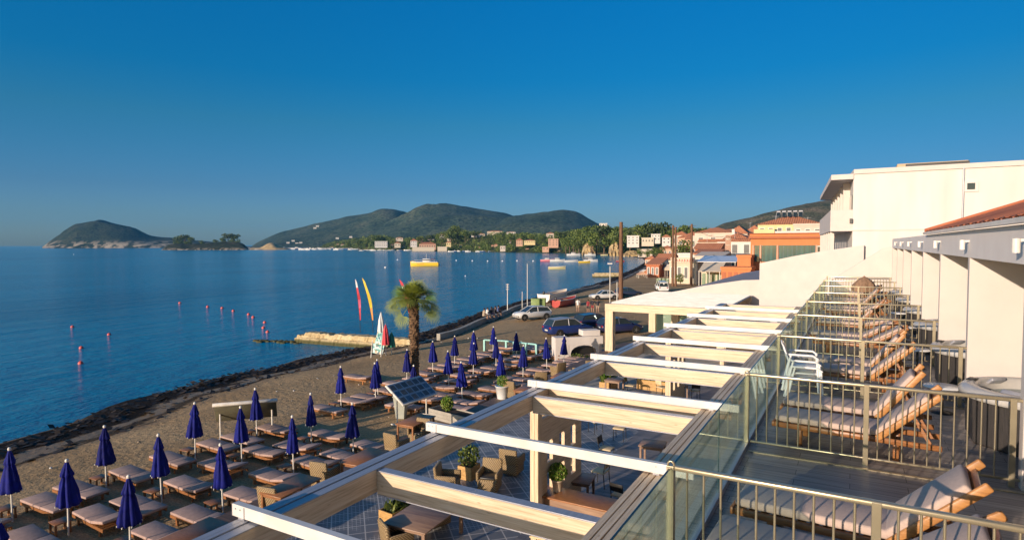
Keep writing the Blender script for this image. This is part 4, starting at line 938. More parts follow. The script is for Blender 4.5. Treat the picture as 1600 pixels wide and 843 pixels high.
p = at(378, 680, ZB); photoboard('pale-edged tilted board seen from behind on thin legs near the waterline', (p.x+.2, p.y+.1, ZB), R(49), R(-50), False, 1.12, 1.15, 'olive')
p = at(627, 652, ZB); t = thing('litter_bin', 'grey green tapering bin standing left of the photo board', 'bin', (p.x, p.y, ZB), R(20)); MB().add([(-.2, -.2, 0), (.2, -.2, 0), (.2, .2, 0), (-.2, .2, 0), (-.3, -.3, 1.05), (.3, -.3, 1.05), (.3, .3, 1.05), (-.3, .3, 1.05)], [(0, 1, 5, 4), (1, 2, 6, 5), (2, 3, 7, 6), (3, 0, 4, 7), (0, 3, 2, 1), (4, 5, 6, 7)]).build('body', 'binm', t) if M.setdefault('binm', pm('grey_green_plastic', (.42, .43, .36), (.34, .35, .3), 3, rough=.6)) else 0
MB().rbox((0, 0, 1.08), (.66, .66, .06), .02, 1).build('lid', 'binm', t)
# ================================================================== PALM
pb = at(648, 600, ZB); palm = thing('fan_palm', 'fan palm with ragged shaggy trunk and yellow-green fronds on the beach', 'palm tree', (pb.x, pb.y, ZB))
rg = random.Random(8); H = 5.0
tv_ = MB(); prof = []
for i in range(60):
    z = H*i/59; r = .27-.055*(z/H)+(.03 if i % 2 else -.02)*(1 if z > 1 else .3)+(.05 if .55*H < z else 0)+(.05*max(0, 1-z/.4)); prof.append((r, z))
tv_.lathe(prof, 22, fold=lambda r, z, a: r*(1+.09*math.sin(a*5+z*9)+.05*math.sin(a*9-z*17)), smooth=False).build('trunk', 'palm_trunk', palm)
bo = MB()
for i in range(150):
    z = rg.uniform(1.4, H); a = rg.uniform(0, 6.28); r = .25; d = Vector((math.cos(a), math.sin(a), 0)); s_ = Vector((-math.sin(a), math.cos(a), 0))*.06; p = d*r+Vector((0, 0, z))
    bo.add([p-s_, p+s_, p+d*.13+Vector((0, 0, .16))+s_*.5, p+d*.13+Vector((0, 0, .16))-s_*.5], [(0, 1, 2, 3)])
bo.build('leaf_base_stubs', 'palm_trunk', palm)
def frond(az, el, ln, rad, droop, mats, n=26, spread=R(140), face=False):
    b = MB(); d = Vector((math.cos(az)*math.cos(el), math.sin(az)*math.cos(el), math.sin(el))); side = Vector((-math.sin(az), math.cos(az), 0)) if not face else d.cross(Vector((ax.x+.3, ax.y, -.2))).normalized()
    if face: droop *= .35; spread = R(115)
    ln *= .9; rad *= .88; c = Vector((0, 0, H+.1)); pts = [c+d*ln*i/4+Vector((0, 0, -droop*(i/4)**2*ln*.4)) for i in range(5)]; b.path(pts, [.028, .024, .02, .016, .013], 5, 1)
    h = pts[-1]; d2 = (pts[-1]-pts[-2]).normalized(); up = side.cross(d2)
    for i in range(n):
        a = -spread+2*spread*i/(n-1); dr = d2*math.cos(a)+side*math.sin(a); l = rad*(.72+.28*math.cos(a*.6))*rg.uniform(.88, 1.08); w = rad*spread/n*.68
        pr = dr.cross(up).normalized(); crease = up*(.03 if i % 2 else -.03)
        p0 = h; p1 = h+dr*l*.45+crease; p2 = h+dr*l*.78+Vector((0, 0, -droop*.12*l)); p3 = h+dr*l*1.0+Vector((0, 0, -droop*.34*l-rg.uniform(0, .08)))
        b.add([p0, p1-pr*w*.55, p1+pr*w*.55, p2-pr*w*.42, p2+pr*w*.42, p3], [(0, 1, 2), (1, 3, 4, 2), (3, 5, 4)], 0)
    return b, mats
fr_ = [(rg.uniform(0, 6.28), rg.uniform(R(35), R(88)), rg.uniform(.7, 1.1), rg.uniform(.62, .82), .5, ['palm_leaf', 'palm_leaf']) for _ in range(26)]
fr_ += [(rg.uniform(0, 6.28), rg.uniform(R(-8), R(38)), rg.uniform(.8, 1.15), rg.uniform(.62, .8), .9, ['leaf_light' if rg.random() < .5 else 'palm_leaf', 'palm_leaf']) for _ in range(18)]
rgt = math.atan2(rx.y, rx.x)
FA = [(rgt, R(-24), 1.25, .88), (rgt, R(30), .95, .8), (rgt+math.pi, R(-50), 1.2, .82), (rgt+math.pi, R(-4), 1.25, .8), (rgt+math.pi, R(42), .95, .85), (rgt+.1, R(72), .95, .8)]
fr_ += [(a_, e_, l_, r_, 1.0, ['leaf_bright' if i_ % 3 == 1 else 'palm_leaf', 'palm_leaf'], 26, 0, True) for i_, (a_, e_, l_, r_) in enumerate(FA)]
fr_ += [(rg.uniform(0, 6.28), rg.uniform(R(-88), R(-62)), rg.uniform(.1, .38), rg.uniform(.3, .45), 2.0, ['palm_dead', 'palm_dead']) for _ in range(26)]
fm = {}
for q in fr_:
    b, ms_ = frond(*q); b.build('frond' if ms_[0] != 'palm_dead' else 'dead_frond', ms_, palm)
# ================================================================== PIER, FLAGS, STALL
def pier(label, pts, ztop, wid, seed, mat='limestone'):
    rg = random.Random(seed); b = MB(); vs = []; n = 60; L_ = [Vector(p) for p in pts]; tot = (L_[-1]-L_[0]); s_ = Vector((-tot.y, tot.x)).normalized()
    prof = [(-1.0, -1.4), (-.85, -.55), (-.62, -.45), (-.58, -.1), (-.5, 0), (.5, 0), (.6, -.3), (.9, -1.4)]
    for i in range(n):
        t = i/(n-1); c = L_[0].lerp(L_[-1], t); step = (.32 if t < .08 else 0)+(.12 if .3 < t < .34 else 0)+rg.uniform(0, .07)
        for u, z in prof: vs.append((c.x+s_.x*u*wid+rg.uniform(-.06, .06), c.y+s_.y*u*wid+rg.uniform(-.06, .06), ztop+z-(step if z > -.5 else 0)+rg.uniform(-.04, .04)))
    k = len(prof); b.add(vs, [(i*k+j, (i+1)*k+j, (i+1)*k+j+1, i*k+j+1) for i in range(n-1) for j in range(k-1)], 0); b.add([vs[j] for j in range(k)], [list(range(k))]); b.add([vs[(n-1)*k+j] for j in range(k)], [list(range(k))[::-1]])
    o = b.build('stone_pier', mat); return tag(o, label, 'pier')
mm, tt, p_ = newmat('yellow_limestone'); M['limestone'] = mm
v = mapping(tt); n1 = noise(tt, v, 1.6, 6, .65); g = N(tt, 'ShaderNodeNewGeometry'); sx = N(tt, 'ShaderNodeSeparateXYZ'); L(tt, g.outputs['Position'], sx.inputs[0])
r = ramp(tt, n1.outputs[0], [(.32, (.16, .11, .05)), (.45, (.50, .38, .2)), (.7, (.66, .54, .33))]); mr = N(tt, 'ShaderNodeMapRange'); mr.inputs[1].default_value = ZS+.25; mr.inputs[2].default_value = ZS+.5; L(tt, sx.outputs[2], mr.inputs[0])
c = mixc(tt, mr.outputs[0], (.08, .075, .025), r.outputs[0]); L(tt, c, p_.inputs['Base Color']); p_.inputs['Roughness'].default_value = .9; bump(tt, p_, noise(tt, v, 5, 6, .7).outputs[0], 1, .08)
a_, b_ = at(458, 535, ZS), at(615, 548, ZS)
pier('weathered yellow stone pier running into the sea left of the palm', [(a_.x, a_.y+.9), (b_.x+1.5, b_.y+1.2)], ZS+1.05, .9, 3)
rk = MB(); rg = random.Random(4)
for i in range(26):
    q = at(398+2.6*i, 533+rg.uniform(-1.5, 1.5)+i*.1, ZS); rk.rbox((q.x, q.y, ZS+.02), (rg.uniform(.3, .6), rg.uniform(.25, .5), rg.uniform(.15, .3)), .06, 1, rz=rg.uniform(0, 3))
tag(rk.build('reef_rocks', 'limestone'), 'line of low algae-covered rocks continuing the stone pier into the water', 'rocks', kind='stuff')
a_, b_ = at(926, 433, ZS), at(966, 433, ZS)
pier('short ochre pier in the distance at the waterline behind the parked white car', [(a_.x, a_.y), (b_.x, b_.y+1)], ZS+1.3, 1.5, 5)
def featherflag(label, x0, y0, x1, y1, D, cols, lean, wd=.55, base=ZS+1.0):
    p = at(x0, y0, base); zc = (p-CP).dot(ax); hgt = (y0-y1)*zc/FPX
    t = thing('feather_flag', label, 'flag', (p.x, p.y, base)); R_ = Vector((rx.x, rx.y, 0)).normalized(); s = MB(); pts = []
    for i in range(14):
        u = i/13; pts.append(R_*(lean*(u**1.6)*(x1-x0)/abs(x1-x0 if x1 != x0 else 1))+Vector((0, 0, u*hgt)))
    s.path(pts, [.03-.0015*i for i in range(14)], 6).build('pole', 'black', t)
    cl = MB(); fa = 3
    for i in range(fa, 13):
        for side in (0,):
            w0 = wd*math.sin(math.pi*min(1, (i-fa+.8)/12))**.5; w1 = wd*math.sin(math.pi*min(1, (i+1-fa+.8)/12))**.5
            if i == 12: w1 = .05
            o0, o1 = R_*w0+Vector((0, .05*math.sin(i), 0)), R_*w1+Vector((0, .05*math.sin(i+1), 0)); cl.add([pts[i], pts[i]+o0, pts[i+1]+o1, pts[i+1]], [(0, 1, 2, 3)], min(len(cols)-1, int((i-fa)*len(cols)/(13-fa))))
    o = cl.build('flag_cloth', cols, t); sm = o.modifiers.new('s', 'SOLIDIFY'); sm.thickness = .01
    return t
for nme, c in (('red', (.60, .05, .07)), ('yellow', (.85, .62, .05)), ('greenf', (.03, .25, .18)), ('orangef', (.8, .35, .08)), ('whitef', (.75, .75, .72)), ('pinkf', (.75, .15, .25))): M[nme] = pm(nme+'_cloth', c, tuple(q*.8 for q in c), 4, rough=.7)
featherflag('red and white feather flag on a thin pole, left one on the pier', 563, 519, 557, 436, 0, ['red', 'pinkf', 'red', 'whitef'], .45, .24)
featherflag('yellow feather flag curving left, beside the red one on the pier', 583, 520, 565, 434, 0, ['orangef', 'yellow', 'yellow', 'yellow'], 1.0, .28)
featherflag('red feather flag with a white spot, its tip showing above the palm crown', 640, 505, 617, 436, 0, ['red', 'red', 'red', 'whitef', 'red'], 1.1, .4)
# boards and folded parasols at the pier
p = at(588, 558, ZB-.3); t = thing('sandwich_board', 'tall leaning price board with turquoise pictures on the sand by the pier', 'board', (p.x, p.y, ZB-.35), R(22))
T = Matrix.Rotation(R(-14), 4, 'X') @ Matrix.Rotation(R(9), 4, 'Y'); mm, tt, p_ = newmat('picture_print'); M['turq'] = mm; vo = N(tt, 'ShaderNodeTexVoronoi'); vo.inputs['Scale'].default_value = 7; L(tt, mapping(tt), vo.inputs['Vector']); sp_ = N(tt, 'ShaderNodeSeparateColor'); L(tt, vo.outputs['Color'], sp_.inputs[0])
L(tt, ramp(tt, sp_.outputs[0], [(.1, (.02, .20, .18)), (.3, (.25, .60, .62)), (.5, (.72, .76, .70)), (.7, (.30, .62, .55)), (.85, (.55, .30, .12)), (1, (.04, .10, .16))]).outputs[0], p_.inputs['Base Color'])
MB().box((0, 0, 1.35), (.75, .04, 1.3), T=T).build('upper_panel', 'turq', t); MB().box((-.05, -.03, .70), (.95, .03, .72), T=T).build('lower_panel', 'turq', t)
for s in (-1, 1): MB().tube((s*.4, -.1, 0), (s*.38, .25, 1.4), .03).build('leg', 'pole_white', t)
MB().box((0, -.052, 1.02), (.5, .006, .07), T=T).box((-.05, -.052, .62), (.5, .006, .06), T=T).build('lettering_bars', 'greenf', t)
def smallpar(label, px1, py1, h, mat, r=.2):
    p = at(px1, py1, ZB-.3); t = thing('folded_parasol', label, 'parasol', (p.x, p.y, ZB-.35)); MB().lathe([(r*1.2, h*.38), (r*1.3, h*.42), (r, h*.65), (r*.75, h*.82), (r*.3, h*.95), (.02, h)], 32, fold=lambda r_, z, a: r_*(1+.25*math.sin(a*6+z))).build('canopy', mat, t); MB().tube((0, 0, 0), (0, 0, h), .03).build('pole', 'pole_white', t); return t
smallpar('folded red parasol standing beside the price board', 603, 557, 2.6, 'red'); smallpar('folded white parasol rising behind the price board', 596, 553, 3.4, 'whitef', .22)
smallpar('folded dark green parasol right of the red one by the pier', 612, 555, 1.9, 'greenf', .22)
# ================================================================== VEHICLES
def paint(n, c):
    m, t, p = newmat(n); p.inputs['Base Color'].default_value = c4(c); p.inputs['Roughness'].default_value = .3; p.inputs['Coat Weight'].default_value = .6; M[n] = m
for n, c in (('p_white', (.72, .70, .66)), ('p_blue', (.012, .028, .13)), ('p_dark', (.02, .03, .06)), ('p_navy', (.015, .02, .07)), ('p_yellow', (.85, .55, .04)), ('p_cream', (.75, .62, .3)), ('p_pink', (.85, .25, .28)), ('p_red', (.45, .07, .06)), ('p_boatw', (.80, .76, .70)), ('p_boatb', (.02, .08, .22)), ('p_green', (.10, .18, .08)), ('p_teal', (.22, .55, .55))): paint(n, c)
M['pink'] = pm('coral_buoy_plastic', (.78, .14, .10), (.6, .09, .07), 4, rough=.35)
M['tyre'] = pm('tyre_rubber', (.018, .018, .018), rough=.9); M['rim'] = pm('alloy_rim', (.5, .48, .44), rough=.3, metal=.8)
M['lamp'] = pm('lamp_glass', (.75, .75, .72), rough=.1); M['redlamp'] = pm('red_lamp', (.35, .01, .01), rough=.2)
def car(name, label, loc, rz, pnt, kind='hatch'):
    t = thing(name, label, 'van' if kind == 'van' else 'car', loc, rz)
    if kind == 'van': L0, Wd, Hh = 4.5, 1.78, 1.85; low = [(-2.2, .30, .95), (-2.22, .3, 1.0), (1.1, .28, 1.0), (1.6, .28, .98), (2.15, .30, .82), (2.25, .36, .6)]; gh = [(-2.2, 1.0), (-2.08, 1.80), (.55, 1.84), (1.0, 1.72), (1.7, 1.0)]
    elif kind == 'suv': L0, Wd, Hh = 4.6, 1.88, 1.66; low = [(-2.25, .42, .98), (-2.1, .30, 1.04), (1.0, .28, 1.02), (1.6, .28, .98), (2.15, .32, .84), (2.28, .42, .66)]; gh = [(-2.1, 1.03), (-1.75, 1.55), (-.3, 1.64), (.35, 1.58), (1.15, 1.01)]
    elif kind == 'sedan': L0, Wd, Hh = 4.4, 1.72, 1.40; low = [(-2.15, .40, .86), (-1.95, .28, .92), (.9, .26, .88), (1.6, .26, .82), (2.1, .30, .70), (2.2, .40, .55)]; gh = [(-1.55, .9), (-.95, 1.33), (.0, 1.38), (.35, 1.33), (1.0, .87)]
    else: L0, Wd, Hh = 4.2, 1.78, 1.50; low = [(-2.05, .42, .88), (-1.9, .28, .96), (1.0, .26, .93), (1.55, .26, .88), (2.0, .30, .74), (2.1, .42, .58)]; gh = [(-2.0, .93), (-1.6, 1.40), (-.2, 1.48), (.3, 1.43), (1.15, .92)]
    def ring(x, zb, zt, hw): return [(x, -hw*.86, zb), (x, -hw, zb+.16), (x, -hw*1.0, zt-.22), (x, -hw*.93, zt), (x, hw*.93, zt), (x, hw, zt-.22), (x, hw, zb+.16), (x, hw*.86, zb)]
    b = MB(); hw = Wd/2; vs = []
    for i, (x, zb, zt) in enumerate(low): vs += ring(x, zb, zt, hw*(.86 if i in (0, len(low)-1) else (.96 if i == len(low)-2 else 1)))
    n = len(low); b.add(vs, [(i*8+j, i*8+(j+1) % 8, (i+1)*8+(j+1) % 8, (i+1)*8+j) for i in range(n-1) for j in range(8)], smooth=True); b.add(vs[:8], [tuple(range(8))]); b.add(vs[-8:], [tuple(range(8))[::-1]])
    for x in (-1.35, 1.32):
        for s in (-1, 1): b.tube((x, s*(hw-.02), .36), (x, s*(hw+.012), .36), .40, .39, 20, 1)
    b.build('body', [pnt, 'black'], t)
    k = len(gh); g = MB(); top = [q[1] for q in gh]; hi = max(top)
    L_ = [(x, -(hw*.90-(z-gh[0][1])*.28), z) for x, z in gh]; R_ = [(x, -y, z) for x, y, z in L_]
    g.add(L_+R_, [tuple(range(k)), tuple(range(k, 2*k))[::-1]]+[(i, i+1, k+i+1, k+i) for i in range(k-1)]); g.build('windows', 'window', t)
    r = MB(); mid = [i for i in range(k) if gh[i][1] > hi-.16]
    rl = [Vector(L_[i])+Vector((0, -.012, .015)) for i in mid]; rr = [Vector(R_[i])+Vector((0, .012, .015)) for i in mid]; m_ = len(mid)
    r.add(rl+rr, [(i, i+1, m_+i+1, m_+i) for i in range(m_-1)])
    for s, P in ((-1, L_), (1, R_)):
        for i in range(k-1): r.tube(Vector(P[i])+Vector((0, s*.008, 0)), Vector(P[i+1])+Vector((0, s*.008, 0)), .035, n=6)
        xm = -.35; zz0, zz1 = gh[0][1], interp([(a, b_) for a, b_ in gh], xm); r.tube((xm, s*(hw*.9+.008), zz0), (xm, s*(hw*.9-(zz1-zz0)*.28+.008), zz1), .035, n=6)
    r.build('roof', 'grey_metal' if kind == 'suv' else pnt, t)
    for x in (-1.35, 1.32):
        for s in (-1, 1):
            w = MB().lathe([(.20, -.10), (.31, -.11), (.335, -.07), (.335, .07), (.31, .11), (.20, .10)], 24, capt=False); o = w.build('wheel', 'tyre', t); o.location = (x, s*(hw-.10), .335); o.rotation_euler.x = R(90)
            rm = MB().lathe([(.235, s*-.112), (.19, s*-.10), (.05, s*-.115), (.005, s*-.115)], 20, capt=False)
            for q in range(5): rm.box((.11*math.cos(q*1.257), .11*math.sin(q*1.257), s*-.118), (.20, .04, .02), rz=q*1.257)
            rm.build('rim', 'rim', o)
    for s in (-1, 1):
        MB().rbox((low[-2][0]-.02, s*hw*.74, low[-2][2]-.14), (.26, .34, .13), .03, 1).build('headlight', 'lamp', t); MB().rbox((low[0][0]+.03, s*hw*.72, low[0][2]-.12), (.10, .26, .18), .02, 1).build('tail_light', 'redlamp', t)
        MB().rbox((gh[-1][0]-.35, s*(hw+.05), gh[0][1]+.04), (.10, .16, .11), .03, 1).build('door_mirror', pnt, t)
    MB().box((low[0][0]-.01, 0, .62), (.02, .5, .12)).build('number_plate', 'pole_white', t)
    if kind == 'van':
        for s in (-1, 1): MB().box((-2.17, s*.38, 1.38), (.04, .52, .46), ry=R(-8)).build('rear_window', 'window', t)
        MB().box((-2.14, 0, 1.40), (.03, 1.44, .75), ry=R(-8.5)).build('rear_door', pnt, t)
    return t
def hd(dx, dy): return math.atan2(dy, dx)
car('parked_car', 'white hatchback parked side-on with its nose towards the sea', (-31.3, 59.9, ZB), hd(-2.4, -3.2), 'p_white')
car('parked_car', 'dark blue sport utility car with bright alloy wheels behind the white fireplace wall', (-22.9, 50.9, ZB), hd(3.0, 4.2), 'p_blue', 'suv')
car('parked_car', 'dark blue car parked just beyond the blue sport utility car', (-22.6, 56.6, ZB), hd(-2.9, -4.6)+math.pi, 'p_navy', 'hatch')
car('parked_car', 'white saloon car near the thin white sign pole', (-32.9, 86.5, ZB), hd(-3.3, -2.7), 'p_white', 'sedan')
car('parked_car', 'black car parked behind the white saloon and the brown utility pole', (-31.2, 92.6, ZB), hd(2.6, 1.9), 'p_dark', 'hatch')
p = at(1030, 456, ZB); car('parked_van', 'white van seen from behind near the row of brown poles', (p.x, p.y+1.5, ZB), hd(-.42, .9), 'p_white', 'van')
p = at(975, 524, ZB); car('parked_car', 'dark car glimpsed between the posts of the louvred pergola', (p.x-1, p.y+1.5, ZB), hd(.7, .7), 'p_navy', 'hatch')
p = at(893, 497, ZB); 
# ================================================================== PEOPLE
for n, c in (('skin', (.42, .24, .16)), ('hair', (.03, .02, .015)), ('whiteshirt', (.75, .72, .68)), ('darkcloth', (.03, .03, .04)), ('redcloth', (.30, .03, .04)), ('beigecloth', (.45, .35, .25)), ('bluecloth', (.08, .12, .25))): M[n] = pm(n+'_material', c, tuple(q*.85 for q in c), 12, rough=.8)
def person(label, loc, rz, pose, top, bot, hair='hair', h=1.7, group=None):
    t = thing('person', label, 'person', loc, rz, group); s = h/1.72
    if pose == 'stand':
        hip, kn, an = .92, .48, .07
        J = dict(pel=(0, 0, .95), sp=(0, 0, 1.15), ch=(0, .01, 1.35), nk=(0, .01, 1.48), hd=(0, -.01, 1.60), ht=(0, -.01, 1.68))
        legs = [[(sx*.10, 0, .90), (sx*.11, -.02+.05*sx, .48), (sx*.12, .02+.04*sx, .08), (sx*.13, -.14+.04*sx, .03)] for sx in (-1, 1)]
        arms = [[(sx*.18, .01, 1.40), (sx*.25, .03, 1.12), (sx*.24, -.08, .88), (sx*.235, -.12, .80)] for sx in (-1, 1)]
    else:
        J = dict(pel=(0, 0, .50), sp=(0, -.02, .70), ch=(0, -.05, .90), nk=(0, -.07, 1.03), hd=(0, -.10, 1.15), ht=(0, -.10, 1.23))
        legs = [[(sx*.10, 0, .48), (sx*.13, -.42, .50), (sx*.13, -.42, .08), (sx*.13, -.56, .03)] for sx in (-1, 1)]
        arms = [[(sx*.18, -.05, .95), (sx*.23, -.10, .70), (sx*.14, -.33, .58), (sx*.10, -.40, .56)] for sx in (-1, 1)]
    vs = [J['pel'], J['sp'], J['ch'], J['nk'], J['hd'], J['ht']]; rs = [(.14, .10), (.13, .09), (.15, .10), (.055, .055), (.085, .10), (.05, .06)]; es = [(0, 1), (1, 2), (2, 3), (3, 4), (4, 5)]
    for L_ in legs:
        b0 = len(vs); vs += L_; rs += [(.09, .09), (.06, .06), (.04, .045), (.035, .03)]; es += [(0, b0), (b0, b0+1), (b0+1, b0+2), (b0+2, b0+3)]
    for L_ in arms:
        b0 = len(vs); vs += L_; rs += [(.055, .055), (.042, .042), (.03, .03), (.025, .035)]; es += [(2, b0), (b0, b0+1), (b0+1, b0+2), (b0+2, b0+3)]
        hx = Vector(L_[3]); dr = (hx-Vector(L_[2])).normalized()
        for q in range(4):
            b1 = len(vs); o_ = Vector(((q-1.5)*.018, 0, 0)); vs += [tuple(hx+dr*.04+o_), tuple(hx+dr*(.09+.01*(q % 3))+o_)]; rs += [(.009, .009), (.007, .007)]; es += [(b0+3, b1), (b1, b1+1)]
        b1 = len(vs); vs += [tuple(hx+dr*.02+Vector((0, -.04, 0)))]; rs += [(.009, .009)]; es += [(b0+3, b1)]
    me = bpy.data.meshes.new('body'); me.from_pydata([tuple(Vector(v)*s) for v in vs], es, []); me.materials.append(M['skin'])
    o = bpy.data.objects.new('body', me); COL.objects.link(o); o.parent = t; sk = o.modifiers.new('skin', 'SKIN'); sk.use_smooth_shade = True
    for v, r_ in zip(me.skin_vertices[0].data, rs): v.radius = (r_[0]*s, r_[1]*s); v.use_root = False
    me.skin_vertices[0].data[0].use_root = True
    ss = o.modifiers.new('sub', 'SUBSURF'); ss.levels = 1; ss.render_levels = 1
    c = MB(); P = [Vector(J[k])*s for k in ('pel', 'sp', 'ch')]
    c.tube(P[0]+Vector((0, 0, -.06)), P[1], .175*s, .155*s, 12).tube(P[1], P[2]+Vector((0, 0, .05)), .155*s, .17*s, 12).tube(P[2]+Vector((0, 0, .05)), P[2]+Vector((0, 0, .12)), .17*s, .08*s, 12)
    for A_ in arms: c.tube(Vector(A_[0])*s, Vector(A_[0]).lerp(Vector(A_[1]), .8)*s, .072*s, .06*s, 8)
    c.build('shirt', top, t); d = MB()
    d.tube(P[0]+Vector((0, 0, .05)), P[0]+Vector((0, 0, -.10)), .165*s, .17*s, 12)
    for L_ in legs: d.tube(Vector(L_[0])*s, Vector(L_[0]).lerp(Vector(L_[1]), .8)*s, .105*s, .085*s, 8)
    d.build('shorts', bot, t); hp_ = Vector(J['hd'])*s; MB().sphere((hp_.x, hp_.y+.02, hp_.z+.035), .115*s, 12, 8, sq=(.9, 1, 1)).build('hair', hair, t)
    return t
gP = 'people by the parked cars and the sea'
p = at(903, 487, ZB); person('person in white shirt and shorts walking alone between car park and sea', (p.x, p.y, ZB), R(20), 'stand', 'whiteshirt', 'beigecloth', group=gP)
for x, lb, a, b, hh in ((919, 'person in dark red top, left of the trio by the louvred pergola', 'redcloth', 'darkcloth', 1.6), (926, 'person in black clothes in the middle of the trio', 'darkcloth', 'redcloth', 1.75), (934, 'person in dark top at the right of the trio by the louvred pergola', 'darkcloth', 'beigecloth', 1.68)):
    p = at(x, 488, ZB); person(lb, (p.x, p.y, ZB), R(random.uniform(-40, 40)), 'stand', a, b, h=hh, group=gP)
for i, (x, y, a, b) in enumerate(((756, 499, 'beigecloth', 'beigecloth'), (761, 497.5, 'whiteshirt', 'whiteshirt'), (767, 496.5, 'darkcloth', 'bluecloth'), (773, 495, 'darkcloth', 'darkcloth'), (778, 493.5, 'bluecloth', 'darkcloth'))):
    p = at(x, y, ZB); person(f'person seated on the low sea wall, {ORD[i]} from the left of the seated group', (p.x, p.y, ZB+.02), R(150), 'sit', a, b, group='people sitting on the sea wall')
# ================================================================== CAR PARK AND BEACH STRUCTURES
def shore_x(Y):
    P = sorted([(q.y, q.x) for q in SH]); return interp(P, Y)
w = MB(); Q = []
for i in range(34):
    Y = 46+i*2.2; Q.append((shore_x(Y)+5.3+.25*math.sin(i*.9), Y))
for a_, b_ in zip(Q, Q[1:]):
    d = Vector((b_[0]-a_[0], b_[1]-a_[1])); c = ((a_[0]+b_[0])/2, (a_[1]+b_[1])/2, ZB-.36); w.box(c, (d.length+.0, .40, .72), rz=math.atan2(d.y, d.x))
tag(w.build('sea_wall', 'concrete'), 'long low concrete sea wall between the parking place and the weed strip', 'wall')
t = thing('low_fence', 'low turquoise pole fence at the far end of the sun beds', 'fence', (-24, 42, ZB))
fp = [(757, 548), (774, 549), (791, 550), (803, 552), (822, 554), (838, 556)]; pr = None
M['turqp'] = pm('turquoise_paint', (.35, .66, .60), (.28, .52, .48), 5, rough=.6)
for i, (x, y) in enumerate(fp):
    q = at(x, y, ZB); lc = q-Vector((-24, 42, ZB)); MB().box((lc.x, lc.y, .45), (.14, .14, .9)).build('post', 'turqp', t)
    if pr is not None: MB().tube((pr.x, pr.y, .88), (lc.x, lc.y, .88), .07, n=6).build('rail', 'turqp', t)
    pr = lc
q = at(795, 552, ZB)-Vector((-24, 42, ZB)); MB().tube((q.x, q.y, 0), (q.x+.8, q.y+.6, .9), .06, n=6).build('brace', 'turqp', t)
# white masonry fireplace
A_ = at(868, 566, ZB); B_ = at(942, 562, ZB); dv = Vector((B_.x-A_.x, B_.y-A_.y)); rz = math.atan2(dv.y, dv.x); ln = dv.length
t = thing('garden_fireplace', 'long white masonry fireplace wall with a dark arched opening below the blue car', 'fireplace', (A_.x, A_.y, ZB), rz)
def arch(x0, x1, h, n=8): 
    c = (x0+x1)/2; r = (x1-x0)/2; return [(c+r*math.cos(math.pi*i/n), h-r*.55+r*.55*math.sin(math.pi*i/n)) for i in range(n+1)]
MB().b2(0, 1.0, 0, .9, 0, 1.75).b2(1.002, ln, 0, .25, 1.2, 1.75).b2(1.002, ln, .85, .95, 0, 1.19).b2(ln-.25, ln, .252, .84, 0, 1.19).b2(2.2, ln-.1, .3, 1.2, 1.752, 2.15).build('masonry', 'plaster2', t)
ar = arch(1.15, ln-.45, 1.15); MB().prism([(1.02, 0)]+[(1.15, 0)]+ar[::-1]+[(ln-.45, 0), (ln-.27, 0), (ln-.27, 1.195), (1.02, 1.195)], .02, .2, axis='y').build('arch_front', 'plaster2', t)
MB().b2(1.2, ln-.5, .5, .8, .05, .9).build('black_back', 'black', t)  # plain black block set behind the arched opening
b = MB().box((ln/2+.5, -.5, .1), (2.6, .5, .2), 0); b.build('kerb', 'limestone', t)
tag(MB().leaves((0, 0, 0), (1.5, .35, .35), 600, .07, random.Random(9), (0, 1), .1).build('grass_tuft', ['leaf', 'leaf_light'], None, loc=(A_.x+dv.x*.55-.1, A_.y+dv.y*.55-.35, ZB+.22)), 'green grass and weeds growing along the foot of the white fireplace', 'grass', kind='stuff')
# poles
def pole(label, px1, pyb, pyt, r, mat='poleb', twin=0, cross=0, name='utility_pole', z=ZB):
    p = at(px1, pyb, z); zc = (p-CP).dot(ax); H = (pyb-pyt)*zc/FPX; t = thing(name, label, 'pole', (p.x, p.y, z)); MB().tube((0, 0, 0), (0, 0, H), r, r*.72, 12).build('shaft', mat, t)
    if twin: MB().tube((rx.x*r*2.3, rx.y*r*2.3, 0), (rx.x*r*1.9, rx.y*r*1.9, H*.97), r, r*.72, 12).build('shaft', mat, t)
    for i in range(cross): MB().box((0, 0, H*(.97-.03*i*(1 if name == 'utility_pole' else 3))), ((1.8 if name == 'utility_pole' else .42), .07, .06), rz=YAW).build('cross_arm', mat, t)
    return t
pole('thick dark brown utility pole rising above the horizon beside the white saloon', 970, 468, 347, .36, twin=0)
pole('slim white lamp pole next to the thick dark brown pole', 964, 472, 440, .07, 'pole_white', name='lamp_pole')
t = pole('thin pale pole carrying a small blue and white sign in front of the white saloon', 953, 473, 416, .07, 'pole_white', name='sign_pole')
zt_ = 5.3; MB().box((0, -.06, 5.6), (.95, .05, .42), rz=YAW).build('sign_panel', 'p_boatb', t); MB().box((0.02, -.10, 5.6), (.7, .03, .2), rz=YAW).build('sign_panel', 'pole_white', t)
pole('left one of the two weathered brown poles in front of the taverna', 1051, 447, 352, .26, twin=1, cross=1)
pole('right one of the two weathered brown poles in front of the taverna', 1080, 446, 350, .30, cross=1)
pole('short white pole with small cross bars at the sea wall, leftmost of three', 793, 484, 443, .06, 'pole_white', cross=3, name='marker_pole')
pole('tallest slim white mast at the sea wall, above the white hatchback', 824, 479, 412, .05, 'pole_white', name='mast')
pole('short slim white pole just left of the tall mast', 816, 481, 455, .05, 'pole_white', name='marker_pole')
pole('dark thin lamp post in front of the cream taverna awning', 1115, 440, 397, .08, 'black', name='lamp_post')
